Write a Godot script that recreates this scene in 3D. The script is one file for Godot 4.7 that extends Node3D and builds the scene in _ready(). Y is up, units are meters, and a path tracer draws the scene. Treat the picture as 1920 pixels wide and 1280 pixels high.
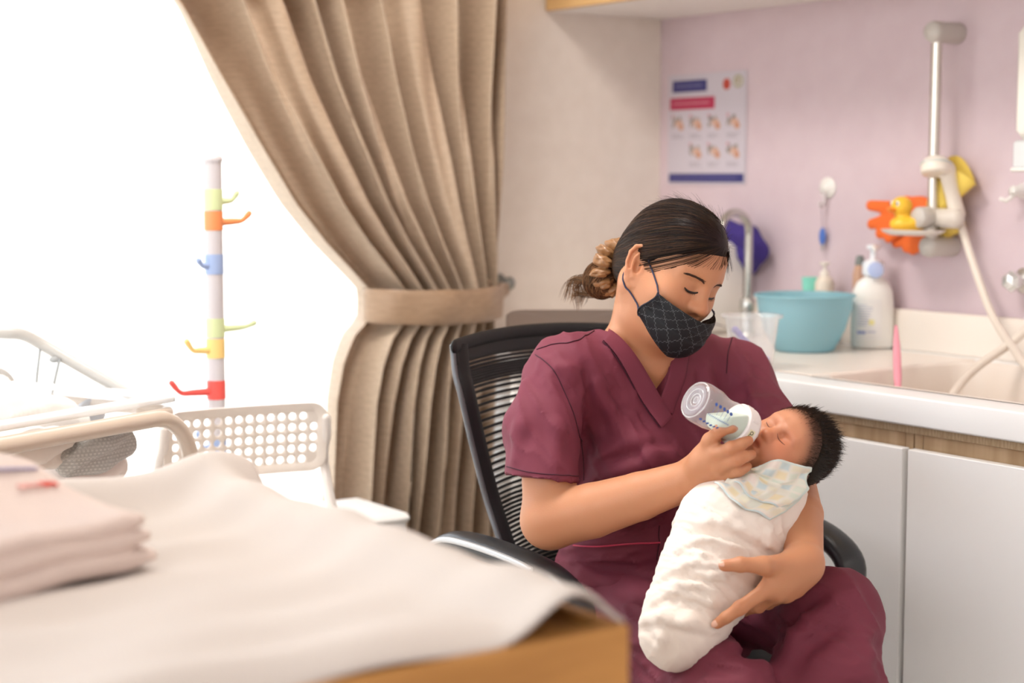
extends Node3D
# A nurse feeding a newborn in a hospital nursery. The room stands square to the axes: the lilac wall is x = 2.8, the window wall z = -3.333.

func _ready() -> void:
	rng.seed = 11
	# ---- camera
	var cam := Camera3D.new()
	cam.name = "camera"
	add_child(cam)
	cam.position = EYE
	cam.rotation = Vector3(deg_to_rad(-5.53), deg_to_rad(-35.1), 0)
	cam.fov = 22.62
	cam.near = 0.05
	cam.far = 100.0
	var at_lens := CameraAttributesPhysical.new()
	at_lens.frustum_focal_length = 60.0
	at_lens.frustum_focus_distance = 2.58
	at_lens.frustum_near = 0.05
	at_lens.frustum_far = 100.0
	at_lens.exposure_aperture = 2.6
	cam.attributes = at_lens
	cam_r = cam.basis.x
	cam_u = cam.basis.y
	cam_f = -cam.basis.z
	# ---- sky and exposure
	var env := Environment.new()
	env.background_mode = Environment.BG_SKY
	var sky := Sky.new()
	var sm := ProceduralSkyMaterial.new()
	sm.sky_top_color = Color(0.86, 0.92, 1.0)
	sm.sky_horizon_color = Color(1.0, 0.99, 0.97)
	sm.ground_bottom_color = Color(0.86, 0.85, 0.82)
	sm.ground_horizon_color = Color(1.0, 0.99, 0.97)
	sm.energy_multiplier = 5.0
	sky.sky_material = sm
	env.sky = sky
	env.tonemap_mode = Environment.TONE_MAPPER_LINEAR
	env.tonemap_exposure = 1.0
	env.sdfgi_enabled = true
	env.ssao_enabled = true
	env.ssil_enabled = true
	var we := WorldEnvironment.new()
	we.name = "world_environment"
	we.environment = env
	add_child(we)
	# ---- unseen ceiling lamps: one placed to light the curtain corner, three the room
	for q in [[1.3, -2.4, 2.5], [2.1, 1.4, 0.7], [0.5, 1.4, 0.7], [-1.0, 1.4, 0.7]]:
		unseen_ceiling_lamp(Vector3(q[0], 2.498, q[1]), q[2])
	make_weave()
	# ---- the room, what stands in it, the people
	room()
	curtains()
	sink_wall()
	window_side()
	changing_table()
	office_chair()
	people()

func unseen_ceiling_lamp(q: Vector3, power: float) -> void:
	var t := thing("unseen_ceiling_light", "unseen square white ceiling light panel out of view placed to light the room", "ceiling light", q, "unseen ceiling light panels")
	obj("frame", box(q - Vector3(0, 0.01, 0), Vector3(0.64, 0.02, 0.64), 0.004), mat("f2f2f0", 0.5), t)
	var m := mat("ffffff", 0.6)
	m.emission_enabled = true
	m.emission = Color(1.0, 0.975, 0.95)
	m.emission_energy_multiplier = 2.0
	obj("diffuser", box(q - Vector3(0, 0.022, 0), Vector3(0.58, 0.006, 0.58), 0.002), m, t)
	var l := AreaLight3D.new()
	l.name = "lamp"
	t.add_child(l)
	l.area_size = Vector2(0.58, 0.58)
	l.area_normalize_energy = true
	l.light_color = Color(1.0, 0.975, 0.95)
	l.light_energy = power
	l.area_range = 9.0
	l.area_attenuation = 2.0
	l.shadow_enabled = true
	l.position = Vector3(0, -0.03, 0)
	l.rotation.x = -PI / 2

func room() -> void:
	var cream := triplanar(mat("ece2d8", 0.75), Vector3.ONE * 3.0)
	cream.albedo_texture = noise_tex(0.02, ramp2(Color(0.975, 0.97, 0.965), Color(1, 1, 1)))
	var white := mat("f0eeeb", 0.8)
	struct("floor", box(Vector3(0.55, -0.05, -0.7), Vector3(4.7, 0.1, 5.6), 0.001), mat("bfb6ac", 0.4))
	struct("ceiling", box(Vector3(0.55, 2.55, -0.7), Vector3(4.7, 0.1, 5.6), 0.001), white)
	var lilac := triplanar(mat("d8c5cb", 0.6), Vector3.ONE * 2.0)
	lilac.albedo_texture = noise_tex(0.02, ramp2(Color(0.975, 0.965, 0.97), Color(1, 1, 1)), 256, false, 1.0, 4)
	struct("wall_right", box(Vector3(2.86, 1.25, -0.7), Vector3(0.12, 2.5, 5.6), 0.001), lilac)
	var wl := Buf.new()   # left wall with an opening for the unseen window
	wl.box(Vector3(-1.76, 1.25, -3.2), Vector3(0.12, 2.5, 0.6), 0.001)
	wl.box(Vector3(-1.76, 1.25, 1.35), Vector3(0.12, 2.5, 1.5), 0.001)
	wl.box(Vector3(-1.76, 2.41, -1.15), Vector3(0.12, 0.18, 3.5), 0.001)
	wl.box(Vector3(-1.76, 0.3, -1.15), Vector3(0.12, 0.6, 3.5), 0.001)
	struct("wall_left", wl, white)
	struct("wall_front", box(Vector3(0.55, 1.25, 2.06), Vector3(4.7, 2.5, 0.12), 0.001), white)
	var b := Buf.new()
	var zc := -3.333 - 0.06
	b.box(Vector3(-1.30, 1.25, zc), Vector3(0.8, 2.5, 0.12), 0.001)
	b.box(Vector3(2.425, 1.25, zc), Vector3(0.75, 2.5, 0.12), 0.001)
	b.box(Vector3(0.575, 2.41, zc), Vector3(2.96, 0.18, 0.12), 0.001)
	b.box(Vector3(0.575, 0.03, zc), Vector3(2.96, 0.06, 0.12), 0.001)
	struct("wall_back", b, cream)
	# floor-length window behind the sheer
	var fr := mat("f4f4f2", 0.4)
	var w := Node3D.new()
	w.name = "window_1"
	add_child(w)
	w.position = Vector3(0.575, 0.06, zc)
	w.set_meta("kind", "structure")
	tag(w, "tall bright window behind the white sheer curtain")
	for x in [-0.88, 0.09, 1.06, 2.03]: obj("window_frame", box(Vector3(x, 1.19, zc), Vector3(0.05, 2.26, 0.06), 0.004), fr, w)
	for y in [0.085, 2.295]: obj("window_frame", box(Vector3(0.575, y, zc), Vector3(2.9, 0.05, 0.06), 0.004), fr, w)
	var w2 := Node3D.new()  # out of view, placed to light the lilac wall and cabinet doors
	w2.name = "unseen_window_2"
	add_child(w2)
	w2.position = Vector3(-1.76, 0.6, -1.15)
	w2.set_meta("kind", "structure")
	tag(w2, "unseen wide window in the left wall placed to light the lilac wall")
	for z in [-2.87, -1.15, 0.57]: obj("window_frame", box(Vector3(-1.76, 1.46, z), Vector3(0.06, 1.72, 0.05), 0.004), fr, w2)
	for y in [0.625, 2.295]: obj("window_frame", box(Vector3(-1.76, y, -1.15), Vector3(0.06, 0.05, 3.45), 0.004), fr, w2)
	var glass := mat("ffffff", 0.02)
	glass.transparency = BaseMaterial3D.TRANSPARENCY_ALPHA
	glass.albedo_color.a = 0.04
	for x in [-0.395, 0.575, 1.545]: obj("pane", box(Vector3(x, 1.19, zc - 0.0), Vector3(0.93, 2.17, 0.006), 0.001), glass, w)
	for z in [-2.01, -0.29]: obj("pane", box(Vector3(-1.76, 1.46, z), Vector3(0.006, 1.63, 1.68), 0.001), glass, w2)

func curtains() -> void:
	# the white sheer hangs in soft folds in front of the whole window
	var sheer := mat("fbfaf7", 0.9)
	sheer.backlight_enabled = true
	sheer.backlight = Color(0.95, 0.95, 0.93)
	sheer.transparency = BaseMaterial3D.TRANSPARENCY_ALPHA
	sheer.albedo_color.a = 0.55
	var b := Buf.new()
	b.sheet(func(u: float, v: float) -> Vector3:
		var x := lerpf(-0.95, 2.08, u)
		var f := sin(u * 190.0 + sin(u * 31.0) * 1.6) * 0.022 + sin(u * 67.0 + 1.0) * 0.015
		return Vector3(x + sin(u * 95.0) * 0.006, lerpf(2.36, 0.03, v), -3.255 + f * (0.6 + 0.4 * v)), 420, 6)
	tag(obj("sheer_curtain", b, sheer), "white sheer curtain glowing across the whole bright window", "curtain")
	# the taupe curtain, gathered by its band
	var taupe := triplanar(mat("d0baa2", 0.42), Vector3(4.0, 14.0, 4.0))
	taupe.albedo_texture = noise_tex(0.03, ramp2(Color(0.86, 0.84, 0.82), Color(1, 1, 1)), 256, false, 1.0, 9)
	taupe.heightmap_enabled = true
	taupe.heightmap_texture = taupe.albedo_texture
	taupe.heightmap_scale = 0.12
	taupe.rim_enabled = true
	taupe.rim = 0.4
	taupe.rim_tint = 0.5
	taupe.backlight_enabled = true
	taupe.backlight = Color(0.62, 0.52, 0.42)
	var zt := -3.15
	var left := [[-600, -60], [-60, 248], [0, 330], [140, 402], [265, 472], [380, 542], [455, 602], [505, 650], [540, 682], [568, 684], [600, 682], [630, 655], [680, 636], [750, 624], [900, 618], [1100, 612], [1350, 606]]
	var right := [[-600, 934], [0, 932], [300, 927], [480, 920], [540, 917], [570, 914], [600, 910], [700, 912], [1010, 908], [1350, 905]]
	var amp := [[-600, 0.05], [0, 0.05], [300, 0.046], [480, 0.04], [570, 0.034], [640, 0.04], [900, 0.05], [1350, 0.05]]
	var ph := []
	for k in 24: ph.append(rng.randf())
	var t := thing("curtain", "taupe satin curtain pulled aside and gathered by a band", "curtain", Vector3(1.98, 0, zt))
	b = Buf.new()
	b.sheet(func(u: float, v: float) -> Vector3:
		var py := lerpf(-600.0, 1330.0, v)
		var a := edge(left, py)
		var e := edge(right, py)
		var g := clampf(1.0 - absf(py - 570.0) / 420.0, 0.0, 1.0)
		# pleats of uneven width: the cloth runs back and forth in depth
		var s := u * 6.6 + 0.42 * sin(u * 13.0 + 0.6) + 0.22 * sin(u * 31.0 + 1.0)
		var fo := sin(s * TAU)
		fo = signf(fo) * pow(absf(fo), 0.7)
		var z: float = zt + edge(amp, py) * fo + 0.012 * sin(s * TAU * 2.0 + py * 0.006) + 0.008 * sin(u * 47.0 + py * 0.009 + 2.0 * sin(u * 9.0)) * (1.0 - 0.6 * g)
		z += 0.05 * sin(PI * u) * (0.4 + g)
		var px := lerpf(a, e, u + 0.012 * sin(s * TAU + 1.2) * sin(PI * u))
		var w := on_z(px, clampf(py, -400, 1300), zt)
		var y := lerpf(2.34, 0.02, v) if false else high(py, w.x, zt)
		return Vector3(w.x, clampf(y, 0.02, 2.36), z), 220, 110, 0.003)
	obj("drape", b, taupe, t)
	# the tie band: a loop that dips to the left and rises to the hook
	var hook := on_z(944, 530, -3.31)
	var lpts := []
	for k in 41:
		var w := TAU * k / 40.0
		var u := 0.5 + 0.5 * cos(w)
		var px := lerpf(678, 922, u)
		var py := 571.0 - 12.0 * pow(u, 3.0)
		var p := on_z(px, py, zt)
		p.z = zt + 0.02 + sin(w) * 0.095 * (1.0 if sin(w) > 0 else 0.7)
		lpts.append(p)
	b = Buf.new()
	b.sheet(func(u: float, v: float) -> Vector3:
		var k: float = u * 40.0
		var i0 := mini(int(k), 39)
		var p: Vector3 = lpts[i0].lerp(lpts[i0 + 1], k - i0)
		var dip := 0.004 * sin(u * 50.0) * sin(v * PI)
		return p + Vector3(0, lerpf(0.036, -0.036, v), sin(TAU * u) * (dip + 0.006 * sin(PI * v))), 80, 6, 0.004)
	var dark_taupe := taupe.duplicate()
	dark_taupe.albedo_color = Color("a88b70")
	dark_taupe.backlight_enabled = false
	obj("tieback_band", b, dark_taupe, t)
	b = Buf.new()
	var e0 := on_z(915, 556, zt + 0.06)
	b.sheet(func(u: float, v: float) -> Vector3:
		var p := e0.lerp(hook + Vector3(0, -0.012, 0.025), u)
		var w := lerpf(0.036, 0.012, u)
		return p + Vector3(0, lerpf(w, -w, v), 0.004 * sin(v * PI * 3.0)), 10, 6, 0.004)
	obj("tieback_tail", b, dark_taupe, t)
	var h := thing("curtain_hook", "small grey metal tieback hook on the cream wall", "hook", hook)
	b = Buf.new()
	b.lathe([Vector2(0.02, 0), Vector2(0.021, 0.004), Vector2(0.008, 0.008), Vector2(0.007, 0.035), Vector2(0.014, 0.04), Vector2(0.016, 0.048), Vector2(0.011, 0.054), Vector2(0.0, 0.056)], hook + Vector3(0, 0, -0.022), Basis(Vector3.RIGHT, PI / 2), 20)
	obj("knob", b, mat("8c8f8c", 0.35, 0.8), h)

func edge(tab: Array, y: float) -> float:
	if y <= tab[0][0]: return tab[0][1]
	for k in tab.size() - 1:
		if y <= tab[k + 1][0]:
			var t: float = (y - tab[k][0]) / (tab[k + 1][0] - tab[k][0])
			return lerpf(tab[k][1], tab[k + 1][1], t)
	return tab[-1][1]

func wood(hex: String, along := Vector3(60, 6, 60)) -> StandardMaterial3D:
	var m := triplanar(mat(hex, 0.5), along / 20.0)
	m.albedo_texture = noise_tex(0.03, ramp2(Color(0.80, 0.76, 0.70), Color(1, 1, 1)), 256, false, 1.0, 21)
	return m

func sink_wall() -> void:
	var white := mat("faf9f8", 0.28)
	var creamy := mat("f6ebe0", 0.3)
	var oak := wood("cdb08e", Vector3(60, 6, 60))
	# hanging cupboard over the sink, two units
	var tan := wood("e8bf85", Vector3(6, 60, 6))
	for k in 2:
		var z0 := -3.333 + k * 0.9
		var t := thing("wall_cabinet", ["white wall cabinet with pale wood door in the corner above the poster", "white wall cabinet with pale wood door further along the lilac wall"][k], "cabinet", Vector3(2.6, 1.612, z0 + 0.45), "wall cabinets over the sink")
		obj("body", box(Vector3(2.627, 1.97, z0 + 0.45), Vector3(0.345, 0.72, 0.896), 0.002), mat("f1ece6", 0.5), t)
		for s in [0, 1]: obj("door", box(Vector3(2.445, 1.97, z0 + 0.226 + s * 0.449), Vector3(0.018, 0.716, 0.444), 0.002), tan, t)
	# base units under the counter
	for k in 2:
		var z0: float = [-3.33, -1.96][k]
		var z1: float = [-1.96, -0.6][k]
		var zm := (z0 + z1) * 0.5
		var t := thing("base_cabinet", ["white base cabinet under the counter nearer the window wall", "white base cabinet under the counter with the wide door by the frame's edge"][k], "cabinet", Vector3(2.5, 0, zm), "white sink cabinets")
		var cb := Buf.new()   # an open box: sides, back, bottom and a front rail
		for z in [z0 + 0.010, z1 - 0.010]: cb.box(Vector3(2.507, 0.442, z), Vector3(0.585, 0.684, 0.018), 0.001)
		cb.box(Vector3(2.79, 0.442, zm), Vector3(0.016, 0.684, z1 - z0 - 0.04), 0.001)
		cb.box(Vector3(2.507, 0.109, zm), Vector3(0.585, 0.018, z1 - z0 - 0.04), 0.001)
		cb.box(Vector3(2.222, 0.442, zm), Vector3(0.014, 0.684, z1 - z0 - 0.04), 0.001)
		obj("carcass", cb, oak, t)
		obj("plinth", box(Vector3(2.53, 0.05, zm), Vector3(0.52, 0.1, z1 - z0 - 0.004), 0.002), mat("8a8076", 0.6), t)
		var n := 2
		for j in n:
			var w := (z1 - z0) / n
			obj("door", box(Vector3(2.202, 0.43, z0 + w * (j + 0.5)), Vector3(0.02, 0.66, w - 0.011), 0.002), white, t)
	# counter with a sunk baby bath
	var t := thing("countertop", "white counter with sunken bath basin and low splashback along the lilac wall", "counter", Vector3(2.5, 0.8, -1.96))
	var b := Buf.new()
	b.box(Vector3(2.23, 0.825, -1.965), Vector3(0.08, 0.05, 2.73), 0.004)
	b.box(Vector3(2.753, 0.825, -1.965), Vector3(0.086, 0.05, 2.73), 0.002)
	b.box(Vector3(2.49, 0.825, -2.795), Vector3(0.44, 0.05, 1.07), 0.002)
	b.box(Vector3(2.49, 0.825, -0.8), Vector3(0.44, 0.05, 0.4), 0.002)
	obj("slab", b, white, t)
	obj("wood_strip", box(Vector3(2.222, 0.792, -1.965), Vector3(0.03, 0.0145, 2.73), 0.001), wood("cdb595", Vector3(6, 60, 400)), t)
	obj("splashback", box(Vector3(2.785, 0.893, -1.965), Vector3(0.022, 0.088, 2.73), 0.005), creamy, t)
	# basin: an inside shell with a step at its far end
	b = Buf.new()
	var rings := []
	rings.append(round_rect(2.262, 2.718, -2.268, -0.992, 0.8512, 0.004))
	for q in [[0.0, 0.0, 0.852], [0.004, 0.004, 0.846], [0.012, 0.012, 0.80], [0.02, 0.02, 0.66], [0.05, 0.05, 0.645], [0.2, 0.4, 0.643]]:
		rings.append(round_rect(2.27 + q[0], 2.71 - q[0], -2.26 + q[1], -1.0 - q[1], q[2], 0.07))
	b.loft(rings, true, false, true)
	b.closed = false
	obj("basin", b, creamy, t)
	b = box(Vector3(2.6, 0.73, -1.35), Vector3(0.2, 0.16, 0.66), 0.02)
	obj("bath_step", b, creamy, t)
	b = Buf.new()
	b.lathe([Vector2(0.0, 0.0), Vector2(0.018, 0.0), Vector2(0.022, 0.003), Vector2(0.024, 0.0)], Vector3(2.42, 0.645, -1.7))
	obj("drain", b, mat("b9b9b9", 0.25, 1.0), t)
	# pale surface of the counter left of the basin
	obj("counter_inlay", box(Vector3(2.5, 0.8515, -2.79), Vector3(0.46, 0.003, 1.06), 0.0012), creamy, t)
	sink_things()
	poster()
	key_on_hook()
	shower()

func round_rect(x0: float, x1: float, z0: float, z1: float, y: float, r: float) -> PackedVector3Array:
	var p := PackedVector3Array()
	r = minf(r, minf(x1 - x0, z1 - z0) * 0.49)
	for q in [[x1 - r, z1 - r, 0], [x0 + r, z1 - r, 1], [x0 + r, z0 + r, 2], [x1 - r, z0 + r, 3]]:
		for k in 6:
			var a: float = (q[2] + k / 5.0) * PI / 2
			p.append(Vector3(q[0] + cos(a) * r, y, q[1] + sin(a) * r))
	return p

func clear_plastic(hex := "ffffff", a := 0.14, rough := 0.1) -> StandardMaterial3D:
	var m := mat(hex, rough)
	m.transparency = BaseMaterial3D.TRANSPARENCY_ALPHA
	m.albedo_color.a = a
	return m

func sink_things() -> void:
	var chrome := mat("c9c8c2", 0.22, 1.0)
	# tap
	var q := on_x(1402, 600, 2.69)
	q.y = 0.853
	var t := thing("tap", "tall chrome gooseneck tap behind the woman's head", "tap", q)
	var b := Buf.new()
	b.lathe([Vector2(0.026, 0), Vector2(0.027, 0.006), Vector2(0.018, 0.012), Vector2(0.016, 0.06), Vector2(0.019, 0.065), Vector2(0.018, 0.085), Vector2(0.011, 0.09)], q, Basis.IDENTITY, 20)
	obj("base", b, chrome, t)
	var yt := high(440, q.x, q.z)
	var pts := [q + Vector3(0, 0.07, 0), Vector3(q.x, yt, q.z)]
	for k in range(1, 13):
		var a := PI * k / 12.0
		pts.append(Vector3(q.x, yt, q.z) + Vector3(-0.052 + 0.052 * cos(a), 0.052 * sin(a), 0.02 * k / 12.0))
	pts.append(pts[-1] + Vector3(0, -0.04, 0))
	obj("spout", tube(pts, 0.0092, 12), chrome, t)
	b = tube([q + Vector3(0, 0.045, 0.015), q + Vector3(0.0, 0.06, 0.06)], [0.007, 0.005], 10, true)
	obj("handle", b, chrome, t)
	# white upright water boiler beside the tap
	q = on_x(1398, 600, 2.72)
	var zc := q.z - 0.13
	var top := high(452, 2.66, zc)
	t = thing("water_dispenser", "white upright box-shaped dispenser in the corner behind the tap", "dispenser", Vector3(2.67, 0.853, zc))
	obj("body", box(Vector3(2.68, (0.853 + top) * 0.5, zc - 0.01), Vector3(0.16, top - 0.853, 0.2), 0.012), mat("f1ebe2", 0.35), t)
	obj("front_panel", box(Vector3(2.598, (0.853 + top) * 0.5, zc - 0.01), Vector3(0.006, top - 0.9, 0.16), 0.003), mat("faf8f4", 0.2), t)
	# purple cloth on the wall
	t = thing("purple_cloth", "dark purple cloth bunched over a hook behind the tap", "cloth", on_x(1420, 470, 2.75))
	var s := Sdf.new()
	var w := func(px: float, py: float, off: float) -> Vector3:
		var p := on_x(px, py, 2.80)
		p.x -= off
		return p
	s.chain([w.call(1372, 432, 0.05), w.call(1405, 430, 0.07), w.call(1438, 440, 0.06)], [0.028, 0.02, 0.022], 0.02)
	s.chain([w.call(1436, 440, 0.05), w.call(1449, 470, 0.05), w.call(1434, 498, 0.04)], [0.02, 0.024, 0.016], 0.02)
	s.chain([w.call(1418, 452, 0.07), w.call(1428, 478, 0.06), w.call(1432, 492, 0.05)], [0.012, 0.012, 0.016], 0.01)
	s.chain([w.call(1424, 500, 0.03), w.call(1424, 512, 0.02)], [0.012, 0.006], 0.012)
	s.chain([w.call(1376, 445, 0.05), w.call(1392, 470, 0.05)], [0.03, 0.025], 0.02)
	b = Buf.new()
	s.build(b, 0.005, on_x(1360, 530, 2.80) - Vector3(0.16, 0.02, 0.16), on_x(1470, 405, 2.80) + Vector3(0.02, 0.04, 0.16))
	obj("fabric", b, cloth("3b2a7c", 25, 0.8), t)
	obj("hook", tube([w.call(1404, 430, 0.0), w.call(1404, 430, 0.03)], 0.006, 8, true), chrome, t)
	# turquoise wash tub
	q = on_y(1507, 657, 0.853)
	var rt := 91.0 * (cam_f.dot(q - EYE)) / FPX
	t = thing("wash_tub", "translucent turquoise plastic wash tub on the counter", "tub", q)
	b = Buf.new()
	var tilt := Basis.IDENTITY
	b.lathe([Vector2(0, 0.002), Vector2(0.055, 0.0), Vector2(0.064, 0.004), Vector2(0.085, 0.045), Vector2(rt - 0.005, 0.088), Vector2(rt - 0.002, 0.112), Vector2(rt + 0.004, 0.116), Vector2(rt + 0.003, 0.120), Vector2(rt - 0.005, 0.119), Vector2(rt - 0.008, 0.088), Vector2(0.081, 0.046), Vector2(0.06, 0.008), Vector2(0, 0.006)], q, tilt, 40)
	var aqua := mat("aed3da", 0.25)
	aqua.backlight_enabled = true
	aqua.backlight = Color(0.6, 0.85, 0.9)
	obj("bowl", b, aqua, t)
	# clear tub with a scoop
	q = on_y(1409, 690, 0.853)
	t = thing("plastic_tub", "small clear plastic tub with wide rim in front of the turquoise tub", "tub", q)
	b = Buf.new()
	b.lathe([Vector2(0, 0.001), Vector2(0.036, 0.001), Vector2(0.039, 0.004), Vector2(0.052, 0.096), Vector2(0.059, 0.098), Vector2(0.059, 0.103), Vector2(0.05, 0.102), Vector2(0.037, 0.006), Vector2(0, 0.004)], q, Basis.IDENTITY, 32)
	obj("cup", b, clear_plastic("ffffff", 0.2, 0.12), t)
	t = thing("purple_scoop", "lilac plastic scoop leaning inside the clear plastic tub", "scoop", q)
	var sc := mat("8f7fd0", 0.4)
	obj("handle", tube([q + Vector3(-0.03, 0.075, -0.015), q + Vector3(0.005, 0.03, 0.006)], [0.0065, 0.0055], 10, true), sc, t)
	b = Buf.new()
	b.lathe([Vector2(0, 0), Vector2(0.014, 0), Vector2(0.017, 0.02), Vector2(0.015, 0.02), Vector2(0.012, 0.003), Vector2(0, 0.003)], q + Vector3(0.01, 0.007, 0.008), Basis(Vector3(1, 0, -1).normalized(), 0.4), 20)
	obj("cup", b, sc, t)
	# big white pump bottle
	q = on_y(1634, 652, 0.853)
	t = thing("pump_bottle", "big white pump bottle with pale label right of the turquoise tub", "bottle", q)
	var fc := Basis(Vector3.UP, deg_to_rad(-30))
	b = Buf.new()
	var hb := high(545, q.x, q.z) - q.y
	b.lathe([Vector2(0, 0), Vector2(0.042, 0.0), Vector2(0.046, 0.006), Vector2(0.046, hb * 0.8), Vector2(0.043, hb * 1.0), Vector2(0.034, hb * 1.15), Vector2(0.02, hb * 1.24), Vector2(0.016, hb * 1.25), Vector2(0.016, hb * 1.3), Vector2(0, hb * 1.3)], q, fc, 32, 0.62)
	obj("body", b, mat("f2efe9", 0.3), t)
	b = Buf.new()
	b.lathe([Vector2(0.021, 0), Vector2(0.023, 0.003), Vector2(0.023, 0.026), Vector2(0.018, 0.031), Vector2(0.007, 0.034), Vector2(0.0065, 0.055), Vector2(0.014, 0.056), Vector2(0.015, 0.064), Vector2(0.0, 0.067)], q + Vector3(0, hb * 1.27, 0), Basis.IDENTITY, 24)
	obj("pump", b, mat("eef1f6", 0.3), t)
	obj("nozzle", tube([q + Vector3(0, hb * 1.27 + 0.061, 0), q + Vector3(-0.02, hb * 1.27 + 0.061, 0.022), q + Vector3(-0.025, hb * 1.27 + 0.055, 0.027)], [0.006, 0.005, 0.004], 10, true), mat("f0eee9", 0.3), t)
	b = Buf.new()
	b.lathe([Vector2(0, 0), Vector2(0.016, 0.0), Vector2(0.017, 0.002), Vector2(0, 0.003)], q + Vector3(-0.014, hb * 1.27 + 0.013, 0.02), frame(Vector3(-0.56, 0.1, 0.8), Vector3.UP), 24)
	obj("collar_disc", b, mat("b9c8ee", 0.4), t)
	var im := Image.create(128, 192, false, Image.FORMAT_RGB8)
	im.fill(Color("efece9"))
	var r2 := RandomNumberGenerator.new()
	r2.seed = 3
	for k in 9: im.fill_rect(Rect2i(14, 24 + k * 12, r2.randi_range(40, 80), 4), Color("b7b9cc"))
	im.fill_rect(Rect2i(12, 150, 44, 14), Color("8a94c4"))
	im.fill_rect(Rect2i(62, 150, 40, 8), Color("c2c4d4"))
	im.fill_rect(Rect2i(70, 96, 24, 24), Color("f0e7a2"))
	var lm := mat("ffffff", 0.4)
	lm.albedo_texture = ImageTexture.create_from_image(im)
	b = Buf.new()
	b.sheet(func(u: float, v: float) -> Vector3:
		var a := deg_to_rad(lerpf(150, 75, u))
		return q + fc * Vector3(cos(a) * 0.0468, lerpf(hb * 0.86, 0.02, v), sin(a) * 0.0468 * 0.625), 16, 2)
	obj("label", b, lm, t)
	# brown bottle with a dark cap behind it
	q = on_x(1611, 560, 2.75)
	q.y = 0.853
	t = thing("brown_bottle", "small orange-brown bottle with dark cap behind the pump bottle", "bottle", q)
	var yb := high(497, q.x, q.z) - q.y
	b = Buf.new()
	b.lathe([Vector2(0, 0), Vector2(0.014, 0), Vector2(0.015, 0.004), Vector2(0.015, yb - 0.02), Vector2(0.010, yb)], q, Basis.IDENTITY, 20)
	obj("body", b, mat("cfa286", 0.3), t)
	b = Buf.new()
	b.lathe([Vector2(0.010, 0), Vector2(0.011, 0.002), Vector2(0.008, 0.02), Vector2(0.0, 0.022)], q + Vector3(0, yb, 0), Basis.IDENTITY, 16)
	obj("cap", b, mat("7d827e", 0.4), t)
	# little clear pump bottle and turquoise tube behind the tub
	q = on_x(1545, 600, 2.735)
	q.y = 0.853
	t = thing("clear_pump_bottle", "small cream pump bottle standing behind the turquoise tub", "bottle", q)
	yb = high(520, q.x, q.z) - q.y
	b = Buf.new()
	b.lathe([Vector2(0, 0), Vector2(0.021, 0), Vector2(0.022, 0.004), Vector2(0.022, yb - 0.012), Vector2(0.016, yb), Vector2(0.009, yb + 0.004)], q, Basis.IDENTITY, 20)
	obj("body", b, mat("eadccb", 0.25), t)
	b = Buf.new()
	b.lathe([Vector2(0.01, 0), Vector2(0.011, 0.01), Vector2(0.004, 0.012), Vector2(0.004, 0.024), Vector2(0.011, 0.025), Vector2(0.012, 0.03), Vector2(0, 0.032)], q + Vector3(0, yb + 0.003, 0), Basis.IDENTITY, 16)
	obj("pump", b, mat("efe6da", 0.3), t)
	q = on_x(1520, 600, 2.73)
	q.y = 0.853
	t = thing("cream_tube", "mint green squeeze tube upended behind the turquoise tub", "tube", q)
	yb = high(519, q.x, q.z) - q.y
	var rings := []
	for k in 9:
		var v := k / 8.0
		var ring := PackedVector3Array()
		for j in 20:
			var a := TAU * j / 20.0
			ring.append(q + Basis(Vector3.UP, deg_to_rad(-35)) * Vector3(cos(a) * lerpf(0.014, 0.021, v), 0.018 + (yb - 0.018) * v, sin(a) * lerpf(0.014, 0.0025, v * v)))
		rings.append(ring)
	b = Buf.new()
	b.loft(rings)
	obj("body", b, mat("83d6c2", 0.35), t)
	b = Buf.new()
	b.lathe([Vector2(0.012, 0), Vector2(0.0125, 0.018), Vector2(0.0, 0.018)], q, Basis.IDENTITY, 18)
	obj("cap", b, mat("f4f4f0", 0.3), t)
	# pink brush leaning in the basin
	var p0 := at(1680, 612, 3.33)
	var p1 := at(1684, 735, 3.18)
	t = thing("pink_brush", "pink plastic brush handle leaning against the end of the basin", "brush", p1)
	var pink := mat("f2a0af", 0.4)
	p1.y = maxf(p1.y, 0.66)
	obj("handle", tube(curve([p0, p0.lerp(p1, 0.3), p0.lerp(p1, 0.7), p1], 12), [0.003, 0.004, 0.005, 0.006, 0.007, 0.0075, 0.008, 0.008, 0.008, 0.008, 0.007, 0.006, 0.005], 10, true), pink, t)
	b = Buf.new()
	b.ball(p1 + Vector3(0, -0.01, 0), Vector3(0.016, 0.02, 0.01), Basis.IDENTITY, 14)
	obj("head", b, mat("f6b9c2", 0.5), t)

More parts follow.
